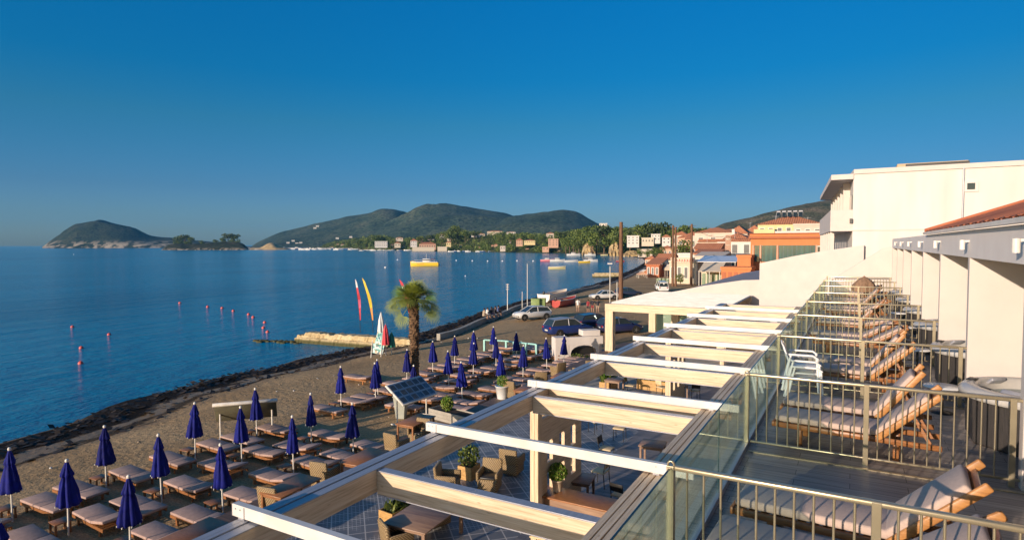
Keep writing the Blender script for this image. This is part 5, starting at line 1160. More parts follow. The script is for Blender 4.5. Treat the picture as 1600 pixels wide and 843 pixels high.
# bins
def bigbin(label, x, y, mat):
    p = at(x, y, ZB); t = thing('wheeled_bin', label, 'bin', (p.x, p.y, ZB), R(20), 'green wheeled bins at the sea wall'); MB().rbox((0, 0, .65), (1.15, .85, 1.0), .08, 2).build('body', mat, t); MB().rbox((0, 0, 1.2), (1.2, .9, .14), .05, 2).build('lid', mat, t)
M['bing'] = pm('olive_green_plastic', (.26, .34, .12), (.18, .26, .08), 3, rough=.6)
bigbin('olive green wheeled bin, left of the pair by the sea wall', 837, 481, 'bing'); bigbin('olive green wheeled bin, right of the pair by the sea wall', 846, 480.5, 'bing')
for i, x in enumerate((1030, 1036, 1042)):
    p = at(x, 441, ZB); t = thing('crate', f'dark green crate in a row beyond the white van, {ORD[i]} from the left', 'crate', (p.x, p.y, ZB), 0, 'green crates by the van'); b = MB()
    for z in (.15, .45, .75): b.box((0, -.5, z), (1.0, .05, .2)).box((0, .5, z), (1.0, .05, .2)).box((-.5, 0, z), (.05, .94, .2)).box((.5, 0, z), (.05, .94, .2))
    b.build('slats', 'p_green', t); MB().b2(-.44, .44, -.44, .44, .02, .8).build('filling', 'black', t)
# ================================================================== BOATS
def hull(L_, B_, H_, mi=0, n=14):
    b = MB(); vs = []
    for i in range(n):
        u = i/(n-1); x = -L_/2+L_*u; w = B_/2*(1-max(0, (u-.45)/.55)**2.2)*(.88+.12*min(1, u*4)); w = max(w, .02); sh = H_*(1+.35*max(0, (u-.4)/.6)**2)
        vs += [(x, -w, sh), (x, -w*.93, H_*.35), (x, -w*.55, -.05*H_), (x, 0, -.2*H_), (x, w*.55, -.05*H_), (x, w*.93, H_*.35), (x, w, sh)]
    b.add(vs, [(i*7+j, i*7+j+1, (i+1)*7+j+1, (i+1)*7+j) for i in range(n-1) for j in range(6)], mi, smooth=True); b.add(vs[:7], [tuple(range(7))], mi)
    return b, vs, n
def boat(label, px1, py1, ln, rz, hm, dk='p_boatw', kind='open', group='boats moored in the bay', sc=1, name='boat', z=ZS):
    p = at(px1, py1, z); B_ = ln*.32; H_ = ln*.13+.1; t = thing(name, label, 'boat', (p.x, p.y, z), rz, group); b, vs, n = hull(ln, B_, H_); b.build('hull', hm, t)
    d = MB(); dv_ = []
    for i in range(n): dv_ += [Vector(vs[i*7])+Vector((0, .03, -.06 if kind != 'open' else -H_*.3)), Vector(vs[i*7+6])+Vector((0, -.03, -.06 if kind != 'open' else -H_*.3))]
    d.add(dv_, [(2*i, 2*i+1, 2*i+3, 2*i+2) for i in range(n-1)]); d.build('deck', dk, t)
    gw = MB()
    for i in range(n-1):
        for k_ in (0, 6): gw.tube(vs[i*7+k_], vs[(i+1)*7+k_], ln*.008, n=5)
    gw.build('gunwale', 'p_boatw', t)
    if kind == 'open':
        for x in (-.2, .12): MB().box((x*ln, 0, H_*.85), (.25, B_*.86, .04)).build('thwart', 'planter_wood', t)
        MB().rbox((-ln*.49, 0, H_*1.2), (.25, .3, .5), .05, 1).build('outboard_motor', 'black', t)
    else:
        MB().rbox((-.02*ln, 0, H_+ln*.06), (ln*.32, B_*.62, ln*.12), ln*.02, 2).build('cabin', 'p_boatw', t); MB().box((-.02*ln, 0, H_+ln*.075), (ln*.33, B_*.63, ln*.035)).build('cabin_window', 'window', t)
        if kind == 'mast': MB().tube((0, 0, H_), (0, 0, ln*1.15), ln*.006, n=6).build('mast', 'pole_white', t); MB().tube((0, 0, H_+ln*.18), (-ln*.38, 0, H_+ln*.19), ln*.008, n=6).build('boom', 'pole_white', t)
    return t
IM = math.atan2(rx.y, rx.x)      # heading that shows a boat side-on
# yellow excursion catamaran
p = at(664, 415.5, ZS); t = thing('catamaran', 'yellow excursion catamaran with white superstructure moored in mid bay', 'boat', (p.x, p.y, ZS), IM+math.pi)
for s in (-1, 1):
    b, vs, n = hull(12.2, 1.5, 1.5); o = b.build('hull', 'p_yellow', t); o.location = (0, s*1.6, .15)
MB().rbox((-.1, 0, 1.75), (11.4, 4.6, .32), .1, 2).build('deck', 'p_boatw', t)
MB().rbox((-.8, 0, 2.6), (3.4, 3.0, 1.4), .3, 2).build('cabin', 'p_boatw', t); MB().box((-.7, 0, 2.75), (3.2, 3.04, .45)).build('cabin_window', 'window', t)
MB().tube((-.6, 0, 3.2), (-.6, 0, 5.4), .06).build('mast', 'pole_white', t); MB().rbox((-3.6, 0, 3.0), (1.8, 3.2, .12), .04, 1).build('awning', 'redcloth', t)
for x in (-4.4, -2.8):
    for s in (-1, 1): MB().tube((x, s*1.4, 1.9), (x, s*1.4, 2.95), .04).build('awning_post', 'pole_white', t)
MB().box((-6.4, 0, 1.0), (1.2, 2.6, .25)).build('stern_platform', 'p_boatw', t); r_ = MB()
for i in range(9):
    x = -5.4+1.3*i; r_.tube((x, -2.2, 1.9), (x, -2.2, 2.6), .025, n=5).tube((x, 2.2, 1.9), (x, 2.2, 2.6), .025, n=5)
r_.tube((-5.4, -2.2, 2.6), (5, -2.2, 2.6), .025, n=5).tube((-5.4, 2.2, 2.6), (5, 2.2, 2.6), .025, n=5).build('guard_rail', 'pole_white', t)
MB().box((1.6, -2.36, 1.05), (3.2, .03, .28)).box((1.6, 2.36, 1.05), (3.2, .03, .28)).build('lettering_band', 'orangef', t)
boat('pale yellow open boat alone nearest the parking place, with its reflection below', 870, 420.5, 6.6, IM, 'p_cream', 'p_cream', 'open')
boat('pink-red covered boat, leftmost of the moored row', 855, 408.3, 7.5, IM, 'p_pink', 'p_pink', 'cabin')
boat('white cabin boat next to the pink one in the moored row', 871, 409, 8.0, IM, 'p_boatw', 'p_boatw', 'cabin')
boat('white open boat in the middle of the moored row', 893, 409.5, 7.0, IM+.1, 'p_boatw', 'p_boatw', 'open')
boat('white and yellow boat in the moored row beside the last white one', 913, 410.5, 6.0, IM, 'p_yellow', 'p_boatw', 'open')
boat('white cabin boat at the right end of the moored row', 923, 409, 7.5, IM, 'p_boatw', 'p_boatw', 'cabin')
boat('white boat farther out, left of the back pair', 896, 399.5, 11, IM, 'p_boatw', 'p_boatw', 'cabin'); boat('white boat farther out, right of the back pair', 922, 399.5, 9, IM, 'p_boatw', 'p_boatw', 'cabin')
boat('small cream boat near the foot of the yellow cliffs', 944, 399, 6, IM, 'p_cream', 'p_boatw', 'open')
boat('small white and dark red boat seen behind the thick brown pole', 969, 409, 4.5, IM, 'p_red', 'p_boatw', 'open')
boat('red rowing boat drawn up on the shore strip beside the bins', 884, 476, 5.6, hd(.25, 1)+.15, 'p_red', 'p_red', 'open', 'boats drawn up on the beach', z=ZB+.12); boat('long pale rowing boat drawn up by the water beyond the red one', 868, 468, 7.5, hd(.05, 1), 'p_boatw', 'planter_wood', 'open', 'boats drawn up on the beach', z=ZB-.1)
boat('white yacht with a tall mast among the marina boats', 497, 389.2, 12, IM, 'p_boatw', 'p_boatw', 'mast', 'boats along the far shore')
rb = random.Random(77); cnt = 0
for (x0, x1, y0, y1, n_, l0, l1, wh) in ((290, 380, 389.0, 390.2, 14, 10, 18, 'below the wooded islet'), (380, 470, 389.0, 390.3, 22, 8, 15, 'between islet and yacht mast'), (470, 560, 389.2, 390.5, 24, 7, 13, 'right of the yacht mast'), (560, 700, 390.8, 391.8, 24, 4.5, 7, 'off the low houses'), (700, 800, 392.6, 393.6, 14, 4, 6, 'behind the yellow catamaran, to its right')):
    for i in range(n_):
        x = x0+(x1-x0)*(i+rb.uniform(.1, .9))/n_; cnt += 1; dk_ = rb.random()
        boat(f'{["white","dark-hulled"][dk_ < .18]} {["motor cruiser", "small boat"][l1 < 8]} {wh}, {i+1}{["th","st","nd","rd"][(i+1) % 10 if (i+1) % 10 < 4 and i+1 not in (11, 12, 13) else 0]} of {n_} from the left', x, rb.uniform(y0, y1), rb.uniform(l0, l1)*1.35, IM+rb.uniform(-.5, .5)+(math.pi if rb.random() < .5 else 0), 'p_boatb' if dk_ < .18 else 'p_boatw', 'p_boatw', 'cabin' if rb.random() < .7 else 'open', 'boats along the far shore')
# buoys
def buoy(label, x, y, r, mat, g): 
    p = at(x, y, ZS); o = MB().sphere((0, 0, .1*r), r, 14, 10).tube((0, 0, r*.95), (0, 0, r*1.25), r*.2).build('buoy', mat, None, loc=(p.x, p.y, ZS)); return tag(o, label, 'buoy', g)
for x, y, lb in ((126, 568, 'nearest one, lowest in the picture on the left'), (127, 544, 'just above the nearest one'), (113, 511, 'leftmost of all'), (170.5, 523, 'right of the leftmost one'), (281, 473.5, 'alone left of the curved row'), (324.5, 479.5, 'first in the curved row'), (347, 481.5, 'second in the curved row'), (364.5, 486, 'third in the curved row'), (388.5, 491.5, 'fourth in the curved row'), (395.5, 496, 'fifth in the curved row'), (413.5, 504, 'upper one of the three near the reef rocks'), (411.5, 512.5, 'middle one of the three near the reef rocks'), (418, 519, 'lowest of the three near the reef rocks')):
    buoy('round pink buoy, '+lb, x, y, .20 if y > 500 else .22, 'pink', 'pink mooring buoys')
for i, (x, y) in enumerate(((115, 397.5), (621, 406), (602, 418), (713, 407), (738, 407.5), (762, 408), (785, 408), (808, 407.5), (833, 408), (727, 431))):
    buoy(f'small white buoy on the calm bay, {ORD[i]} from the left', x, y, .45 if y < 420 else .2, 'plastic', 'white mooring buoys')
# ================================================================== TOWN
def nth(n): return ORD[n-1] if n <= 15 else f'{n}{"th" if n % 10 > 3 or n % 10 == 0 else ["", "st", "nd", "rd"][n % 10]}'
for n, c in (('w_cream', (.66, .56, .42)), ('w_white', (.70, .65, .58)), ('w_yellow', (.72, .58, .30)), ('w_orange', (.62, .22, .08)), ('w_salmon', (.60, .36, .24)), ('w_pale', (.62, .52, .42)), ('w_terra', (.45, .15, .07))): M[n] = pm(n+'_render', c, tuple(q*.88 for q in c), .8, rough=.9)
M['shut'] = pm('dark_shutter', (.10, .10, .09), (.07, .07, .06), 2, rough=.5)
def house(label, x0, x1, yt, zb, Y, depth, wall, roof='hip', rise=1.6, nx=4, ny=1, roofm='tile_far', over=.5, cat='building', group=None, win='shut', wh=.55, chim=False):
    a, b = atY(x0, yt, Y), atY(x1, yt, Y); ze = (a.z+b.z)/2; w = b.x-a.x; H = ze-zb; t = thing('house' if cat == 'house' else 'building', label, cat, (a.x, Y, zb), 0, group)
    MB().b2(0, w, 0, depth, 0, H).build('wall', wall, t); o = over
    if roof == 'hip':
        k = min(w, depth)/2+o; p = [(-o, -o), (w+o, -o), (w+o, depth+o), (-o, depth+o)]
        if w >= depth: r0_, r1_ = (-o+k, depth/2), (w+o-k, depth/2)
        else: r0_, r1_ = (w/2, -o+k), (w/2, depth+o-k)
        rb_ = MB().add([(q[0], q[1], H+.01) for q in p]+[(r0_[0], r0_[1], H+rise), (r1_[0], r1_[1], H+rise)], [(0, 1, 5, 4), (1, 2, 5), (2, 3, 4, 5), (3, 0, 4), (0, 3, 2, 1)] if w >= depth else [(0, 1, 4), (1, 2, 5, 4), (2, 3, 5), (3, 0, 4, 5), (0, 3, 2, 1)]); rr = rb_.build('roof', roofm, t)
    elif roof == 'gable':
        rb_ = MB().prism([(-o, H+.01), (depth+o, H+.01), (depth/2, H+rise)], -o, w+o, axis='x'); rr = rb_.build('roof', roofm, t)
    elif roof == 'mono': rr = MB().prism([(-o, H+.01), (depth+o, H+.01+rise), (depth+o, H+.2+rise), (-o, H+.2)], -o, w+o, axis='x').build('roof', roofm, t)
    else: rr = MB().b2(-.15, w+.15, -.15, depth+.15, H+.003, H+.45).build('roof', roofm if roofm != 'tile_far' else wall, t)
    if chim: MB().b2(w*.3, w*.3+.8, depth*.5, depth*.5+.8, H+rise*.4, H+rise+1.1).build('chimney', wall, rr)
    fh = H/max(ny, 1)
    for j in range(ny):
        for i in range(nx):
            cx = w*(i+.5)/nx; ww = min(w/nx*.45, 1.6*max(1, w/20)); cz = fh*(j+.52)
            f_ = MB().b2(cx-ww/2-.12, cx+ww/2+.12, -.05, -.003, cz-fh*wh/2-.1, cz+fh*wh/2+.1).build('window', 'pole_white' if win == 'shut' else win, t)
            MB().b2(cx-ww/2, cx+ww/2, -.08, -.052, cz-fh*wh/2, cz+fh*wh/2).build('pane', win, f_)
    return t, w, H
# orange building with the glazed storey
t, w, H = house('orange building with a glazed teal storey and flat white-edged roof beyond the raked white wall', 1173, 1301, 369, ZB, 117, 12, 'w_orange', 'flat', nx=0)
def zat(y, x=1230, Y=117): return atY(x, y, Y).z-ZB
z1, z0 = zat(383), zat(409)
xs = [0.45, 2.0, 4.0, 8.3, 12.6]
for i, (a, b) in enumerate(((.7, 1.5), (1.9, 4.3))): MB().b2(a, b, -.09, -.003, z0, z1).build('glazing', 'teal_window', t)
g = MB().b2(4.75, 10.5, -.09, -.003, z0, z1).build('glazing', 'teal_window', t); mu = MB()
for i in range(9): mu.box((4.75+5.75*i/8, -.11, (z0+z1)/2), (.05, .04, z1-z0))
mu.build('mullions', 'card_b', g)
for x in (.45, 1.7, 4.5, 10.7): MB().b2(x-.13, x+.13, -.18, -.003, 0, z1+.05).build('pillar', 'w_salmon', t)
for x in (11.1, 11.9): f_ = MB().b2(x-.35, x+.35, -.12, -.003, z0, z1-.1).build('french_window', 'pole_white', t); MB().b2(x-.22, x+.22, -.14, -.122, z0+.1, z1-.25).build('pane', 'window', f_)
MB().b2(-.3, w+.3, -.6, -.16, H-.35, H-.05).b2(-.2, w+.2, -.5, 11, H+.46, H+.6).build('cornice', 'w_terra', t)
MB().b2(.3, 3.8, 1.5, 6, H+.61, H+1.35).build('roof_box', 'w_yellow', t); MB().b2(4, w, .5, 8, H+.61, H+.95).build('roof_edge', 'w_white', t)
house('long orange wall panels under the glazed storey, behind the cream awnings', 1127, 1173, 421, ZB, 109, 5, 'w_orange', 'flat', nx=5, wh=.7, win='w_terra')
house('small salmon block stepping up to the glazed orange building', 1152, 1173, 402, ZB, 113, 8, 'w_orange', 'flat', nx=0)
# yellow hotel with tiled roof and solar panels
t, w, H = house('yellow villa with a broad terracotta hip roof carrying solar water heaters', 1184, 1283, 350, ZB, 165, 16, 'w_yellow', 'hip', 2.6, nx=7, ny=4, wh=.42)
for i in range(5):
    x = w*(.30+.09*i); s_ = thing('solar_heater', f'tilted solar water heater on the yellow villa roof, {ORD[i]} from the left', 'solar heater', (atY(1184, 350, 165).x+x, 170.2, ZB+H+1.85), 0, 'solar heaters on the yellow villa')
    MB().box((0, -.3, .85), (.8, 1.9, .08), rx=R(48)).build('panel', 'window', s_); MB().tube((-.45, .2, 1.55), (.45, .2, 1.55), .22, n=12).build('tank', 'grey_metal', s_); [MB().tube((q, .2, 0), (q, .2, 1.4), .04, n=6).build('leg', 'grey_metal', s_) for q in (-.5, .5)]
MB().b2(w*.1, w*.5, -1.6, -.01, H*.63, H*.66).build('balcony', 'w_yellow', t)
house('low yellow annexe wing with awnings in front of the yellow villa', 1240, 1300, 352, ZB, 150, 8, 'w_pale', 'flat', nx=4, ny=3)
house('white house with terracotta roof left of the orange glazed building', 1121, 1176, 377, ZB, 185, 13, 'w_white', 'hip', 2.6, nx=3, ny=2, chim=True)
house('cream house under a pale orange roof beside the brick chimney', 1092, 1130, 378, ZB, 215, 16, 'w_cream', 'gable', 3.4, nx=3, ny=2)
house('low house with red flat terraces beyond the brown poles', 1086, 1124, 389, ZB, 165, 9, 'w_terra', 'gable', 1.6, nx=4)
house('low red-roofed shed in front of the red terraces', 1084, 1120, 397, ZB, 150, 8, 'w_pale', 'mono', 1.0, nx=3)
house('small cream house with a brown roof right of the twin poles', 1065, 1090, 372, ZB, 270, 14, 'w_cream', 'hip', 2.5, nx=3, ny=2)
house('ochre-roofed house behind the brick chimney', 1136, 1168, 365, ZB, 245, 14, 'w_pale', 'hip', 3.2, nx=3, ny=2)
house('terracotta-roofed house at the foot of the dry hill', 1165, 1190, 362, ZB, 280, 14, 'w_salmon', 'hip', 3, nx=2, ny=2)
p = at(1137, 432, ZB); q = atd(1137, 367, (p-CP).dot(ax)); t = thing('brick_chimney', 'tall salmon brick chimney with pale bands standing among the roofs', 'chimney', (p.x, p.y, ZB), YAW); Hc = q.z-ZB
MB().add([(-.75, -.75, 0), (.75, -.75, 0), (.75, .75, 0), (-.75, .75, 0), (-.5, -.5, Hc), (.5, -.5, Hc), (.5, .5, Hc), (-.5, .5, Hc)], [(0, 1, 5, 4), (1, 2, 6, 5), (2, 3, 7, 6), (3, 0, 4, 7), (4, 5, 6, 7)]).build('shaft', 'w_salmon', t)
for z in (.45, .6, .75, .9): MB().rbox((0, 0, Hc*z), (1.35-.3*z, 1.35-.3*z, .35), .03, 1).build('band', 'w_cream', t)
# taverna with awnings, sign, terraces
house('cream taverna front with red lettering between the brown poles', 1046, 1088, 410, ZB, 128, 10, 'w_cream', 'flat', nx=4, wh=.5)
ta = atY(1048, 404, 127.8); tb_ = atY(1086, 411, 127.8); t = thing('sign', 'long cream sign board with red letters along the taverna roof edge', 'sign', (ta.x, 127.7, tb_.z)); wS = tb_.x-ta.x
MB().b2(0, wS, 0, .12, 0, 1.15).build('sign_panel', 'w_cream', t); lt = MB()
def glyph(k, x): 
    S_ = {'X': [((0, 0), (.5, .8)), ((0, .8), (.5, 0))], 'A': [((0, 0), (.25, .8)), ((.25, .8), (.5, 0)), ((.1, .3), (.4, .3))], 'N': [((0, 0), (0, .8)), ((0, .8), (.5, 0)), ((.5, 0), (.5, .8))], 'E': [((0, 0), (0, .8)), ((0, .8), (.45, .8)), ((0, .4), (.4, .4)), ((0, 0), (.45, 0))], 'V': [((0, .8), (.25, 0)), ((.25, 0), (.5, .8))]}[k]
    for a, b in S_: lt.tube((x+a[0], -.03, .17+a[1]), (x+b[0], -.03, .17+b[1]), .06, n=5)
for i, k in enumerate('XANAEVA'): glyph(k, .15+i*(wS-.4)/7) if 0 else None
glyph('X', .2)
for i in range(7): lt.tube((1.2+i*.55, -.03, .25), (1.3+i*.55, -.03, .75+.1*(i % 2)), .06, n=5).tube((1.3+i*.55, -.03, .75), (1.5+i*.55, -.03, .35), .05, n=5)
lt.build('lettering', 'red', t)
def awning(label, x0, x1, yt, yb, Y, dep, mat, posts=2, group='awnings in front of the taverna'):
    a, b = atY(x0, yt, Y), atY(x1, yt, Y); zb = atY(x0, yb, Y).z; w = b.x-a.x; t = thing('awning', label, 'awning', (a.x, Y, ZB), 0, group); h = a.z-ZB; hb = zb-ZB
    MB().prism([(0, hb), (dep, h), (dep, h+.08), (0, hb+.08)], 0, w, axis='x').build('canopy', mat, t)
    for i in range(posts): MB().tube((.15+(w-.3)*i/(posts-1), .05, 0), (.15+(w-.3)*i/(posts-1), .05, hb), .07, n=8).build('post', 'pole_white', t)
    return t
awning('cream fabric awning with scalloped front right of the brown poles', 1091, 1126, 411, 424, 112, 5, 'w_cream', 3)
awning('long white canopy roof stretching behind the cream awning', 1088, 1150, 401, 409, 125, 8, 'p_boatw', 3); awning('second white canopy roof above the long one', 1084, 1132, 394, 400, 140, 8, 'w_pale', 3)
house('green-shuttered kiosk under the cream awning', 1096, 1127, 425, ZB, 115.5, 3, 'w_cream', 'flat', nx=4, wh=.75, win='p_green')
for i, (x, y, c, h) in enumerate(((1007, 428, 'w_white', 1.6), (1013, 430, 'w_orange', 1.8), (1019, 430, 'w_white', 2.4), (1024, 428, 'pinkf', 2.2), (1030, 429, 'w_cream', 2.6), (1036, 428, 'red', 2.4), (1042, 430, 'w_white', 3.2), (1003, 432, 'w_salmon', 1.6), (1047, 431, 'w_cream', 3.4))):
    p = at(x, y+2, ZB); t = thing('beach_tent', f'{["white", "orange", "white", "pink", "cream", "red", "white", "salmon", "cream"][i]} striped canvas shelter on the far beach, {["second", "third", "fourth", "fifth", "sixth", "seventh", "eighth", "first", "ninth"][i]} from the left', 'beach shelter', (p.x, p.y, ZB), YAW, 'canvas shelters on the far beach')
    MB().prism([(-1.1, h*.62), (0, h), (1.1, h*.62), (1.1, h*.52), (-1.1, h*.52)], -1.2, 1.2, axis='y').build('canopy', c, t)
    for a in (-1, 1):
        for b in (-1, 1): MB().tube((a, b*1.05, 0), (a, b*1.05, h*.53), .05, n=6).build('post', 'pole_white', t)
p = at(1012, 408, ZB); MB
t = thing('teal_booth', 'small turquoise kiosk at the far bend of the beach', 'kiosk', (at(1005, 431, ZB).x, at(1005, 431, ZB).y+8, ZB), YAW); MB().b2(-1, 1, -1, 1, 0, 2.2).build('wall', 'p_teal', t); MB().b2(-1.2, 1.2, -1.2, 1.2, 2.203, 2.35).build('roof', 'w_white', t)
# clutter roofs between the shelters and the poles
for i, (x0, x1, yt, Y, m_, rt) in enumerate(((1010, 1030, 414, 150, 'w_terra', 'mono'), (1025, 1050, 405, 160, 'w_white', 'gable'), (1036, 1062, 398, 200, 'w_pale', 'flat'), (1008, 1024, 405, 235, 'w_salmon', 'hip'), (1060, 1084, 398, 150, 'w_white', 'flat'), (1052, 1075, 388, 230, 'w_cream', 'hip'), (1030, 1050, 388, 300, 'w_salmon', 'hip'))):
    house(f'{["low brown shack nearest the shelters", "white gabled shed behind the shelters", "pale flat-roofed house behind the taverna", "salmon house by the far waterline", "white block behind the right brown pole", "cream house above the taverna roof", "salmon house near the far bend"][i]}', x0, x1, yt, ZB, Y, 7, m_, rt, 1.5, nx=3, cat='house', over=.3)
rt_ = random.Random(55); wl = ['w_cream', 'w_white', 'w_pale', 'w_salmon', 'w_yellow']; cw_ = ['cream', 'white', 'pale', 'salmon', 'yellow']
for i in range(20):
    x = 1052+i*6.6+rt_.uniform(-2, 2); Y = rt_.uniform(200, 360); w_ = rt_.uniform(9, 17); yt = 381.5-(rt_.uniform(1.2, 4.6)+(Y-200)*.012)*FPX/(Y*1.05); k = rt_.randrange(5)
    house(f'{cw_[k]} {rt_.choice(["tiled", "low", "narrow", "broad"])} town house among the roofs behind the taverna, {nth(i+1)} from the left', x, x+w_*FPX/(Y*1.15), yt, ZB, Y, rt_.uniform(8, 12), wl[k], rt_.choice(['hip', 'gable', 'hip', 'flat']), rt_.uniform(1.5, 2.6), nx=rt_.randint(2, 4), ny=2, cat='house', group='small houses of the town', wh=.4)
for i, (x, y, Y) in enumerate(((1105, 366, 214), (1148, 367, 186), (1172, 350, 244), (1212, 343, 168), (1262, 346, 168), (1090, 372, 268))):
    p = atY(x, y+6, Y); t = thing('roof_aerial', 'thin television aerial '+['on the pale orange roof beside the brick chimney', 'over the white terracotta-roofed house', 'over the ochre-roofed house behind the chimney', 'left of the solar heaters on the yellow villa', 'right of the solar heaters on the yellow villa', 'by the right brown pole, over a small cream house'][i], 'aerial', (p.x, p.y, p.z-1.5), 0, 'television aerials'); MB().tube((0, 0, 0), (0, 0, 3.6), .05, n=5).build('mast', 'grey_metal', t); MB().tube((-.8, 0, 3.3), (.8, 0, 3.3), .03, n=4).build('boom', 'grey_metal', t)
def wire(label, a, b, sag):
    P = [a.lerp(b, i/14)+Vector((0, 0, -sag*4*(i/14)*(1-i/14))) for i in range(15)]; tag(MB().path(P, [.035]*15, 4).build('overhead_wire', 'black'), label, 'wire', 'overhead wires')
tp1, tp2, tp3 = atd(1051, 357, 123.4), atd(1080, 353, 123.3), atd(1137, 369, 114)
wire('black wire sagging between the two brown poles', tp1, tp2, .5); wire('black wire from the right brown pole to the brick chimney', tp2, tp3, .9); wire('black wire from the thick brown pole back to the twin poles', atd(970, 351, 91.2), tp1, 1.2); wire('black wire from the brick chimney to the orange building', tp3, atd(1176, 371, 110), .4)
# ------------------------------------------------------------------ houses on the far coast
def chouse(label, x0, x1, yt, yb, zc, wall, roof='hip', nx=3, ny=1, rise=None, group='houses along the far coast', dz=0):
    xm_, hw_ = (x0+x1)/2, (x1-x0)*.46; x0, x1 = xm_-hw_, xm_+hw_
    b = atd((x0+x1)/2, yb, zc); w = (x1-x0)*zc/FPX; H = (yb-yt)*zc/FPX*.88; t = thing('house', label, 'house', (b.x, b.y, b.z), YAW-math.atan(((x0+x1)/2-800)/FPX), group); d = min(w, 14); rise = rise or H*.42
    MB().b2(-w/2, w/2, 0, d, -2, H).build('wall', wall, t)
    if roof == 'hip':
        k = d/2; rr = MB().add([(-w/2-.5, -.5, H), (w/2+.5, -.5, H), (w/2+.5, d+.5, H), (-w/2-.5, d+.5, H), (-w/2+k*.9, d/2, H+rise), (w/2-k*.9, d/2, H+rise)], [(0, 1, 5, 4), (1, 2, 5), (2, 3, 4, 5), (3, 0, 4), (0, 3, 2, 1)]).build('roof', 'tile_far', t)
    else: rr = MB().b2(-w/2-.3, w/2+.3, -.3, d+.3, H+.01, H+.5).build('roof', wall, t)
    for j in range(ny):
        for i in range(nx):
            cx = -w/2+w*(i+.5)/nx; MB().b2(cx-w/nx*.15, cx+w/nx*.15, -.12, -.01, H*(j+.35)/ny, H*(j+.72)/ny).build('window', 'shut', t)
    return t
CH = [('long white apartment block with square windows by the far water', 585, 606, 376, 385, 960, 'w_white', 'flat', 6, 2), ('small cream house right of the long white block', 616, 626, 379, 385, 960, 'w_cream', 'hip', 2, 1),
 ('white villa on the slope above the stone arches', 641, 652, 375, 384, 900, 'w_white', 'hip', 3, 2), ('red-roofed villa above the stone arches', 651, 661, 371, 377, 960, 'w_salmon', 'hip', 2, 1), ('small white house among trees, left of the villas', 618, 630, 371, 375, 1000, 'w_pale', 'hip', 2, 1),
 ('old stone building with a row of arches near the water', 654, 682, 380, 388, 850, 'w_salmon', 'hip', 7, 1), ('long low stone quay wall house left of the arches', 643, 680, 386, 390, 820, 'w_cream', 'flat', 0, 0), ('long low stone wall house right of the arches', 683, 699, 385, 390, 820, 'w_cream', 'flat', 0, 0),
 ('white house high between the trees above the catamaran', 686, 696, 366, 371, 900, 'w_white', 'hip', 2, 1), ('cream cottage under the tall trees above the catamaran', 698, 706, 371, 375, 880, 'w_cream', 'hip', 2, 1), ('cream cottage among trees further left on the slope', 668, 679, 370, 373, 930, 'w_pale', 'hip', 2, 1), ('yellow cottage at the wood edge by the water', 697, 705, 378, 384, 830, 'w_yellow', 'hip', 2, 1),
 ('long pale hotel on the crest of the wooded slope', 760, 787, 361, 365.5, 900, 'w_cream', 'hip', 8, 1), ('white house left of the pale crest hotel', 736, 746, 364, 368, 880, 'w_white', 'hip', 3, 1), ('pale house beside the crest hotel', 747, 758, 365, 369, 880, 'w_pale', 'hip', 3, 1), ('small pale houses right of the crest hotel', 791, 806, 362, 365, 890, 'w_white', 'hip', 4, 1),
 ('salmon house half way down the slope', 806, 817, 374, 382, 700, 'w_salmon', 'hip', 3, 2), ('long yellow house beside the salmon one', 818, 837, 375, 380, 700, 'w_yellow', 'hip', 5, 1), ('big orange and cream block near the far water', 856, 873, 372, 384, 630, 'w_salmon', 'flat', 3, 3), ('low ruined stone house at the far water', 847, 858, 385.5, 391, 640, 'w_salmon', 'flat', 2, 1), ('low cream boat house at the far water', 781, 790, 384, 390, 690, 'w_pale', 'flat', 2, 1),
 ('cream towers behind the orange block', 853, 866, 364, 370, 700, 'w_pale', 'hip', 4, 1), ('low red-roofed house on top of the yellow cliff', 909, 924, 376, 380, 540, 'w_salmon', 'hip', 3, 1), ('white house with a small tower on the yellow cliff', 926, 944, 372, 378, 540, 'w_white', 'hip', 4, 1), ('white building peeping out above the tall trees', 936, 949, 348.5, 356, 600, 'w_white', 'flat', 3, 2),
 ('white three-storey house between the thick pole and the bay bend', 979, 999, 367, 382, 440, 'w_white', 'flat', 3, 3), ('cream low villa right of the three-storey house', 1002, 1022, 371, 380, 430, 'w_cream', 'flat', 4, 1), ('white villa with a terrace and small tower top', 1017, 1032, 365, 376, 430, 'w_white', 'flat', 3, 2), ('red-roofed white villa left of the twin poles', 1034, 1048, 369, 381, 400, 'w_white', 'hip', 2, 2), ('stone retaining building at the bay bend', 996, 1020, 389, 397, 400, 'w_pale', 'flat', 0, 0), ('white cottage on the hillside behind the poles', 1107, 1114, 357, 362, 420, 'w_white', 'hip', 2, 1)]
rc_ = random.Random(91)
for i in range(26):
    x = [520, 528, 536, 612, 622, 632, 646, 663, 672, 708, 722, 732, 748, 768, 776, 796, 812, 824, 842, 878, 888, 896, 948, 960, 1050, 1058][i]+rc_.uniform(-2, 2); z_ = interp(CZ, x)+rc_.uniform(20, 95); w_ = rc_.uniform(3.5, 8); h_ = rc_.uniform(2.2, 4); k = rc_.randrange(4); q_ = coast_pt(x, (z_-interp(CZ, x)-12)/150); v_ = q_-CP; zz = v_.dot(ax); yb_ = 421.5-FPX*v_.dot(uy)/zz
    CH.append((f'tiny {["cream", "white", "pale", "salmon"][k]} cottage half hidden by trees across the bay, {nth(i+1)} from the left', x-w_/2, x+w_/2, yb_-h_, yb_, z_, ['w_cream', 'w_white', 'w_pale', 'w_salmon'][k], 'hip', rc_.randint(2, 3), 1))
for c in CH: chouse(*c)
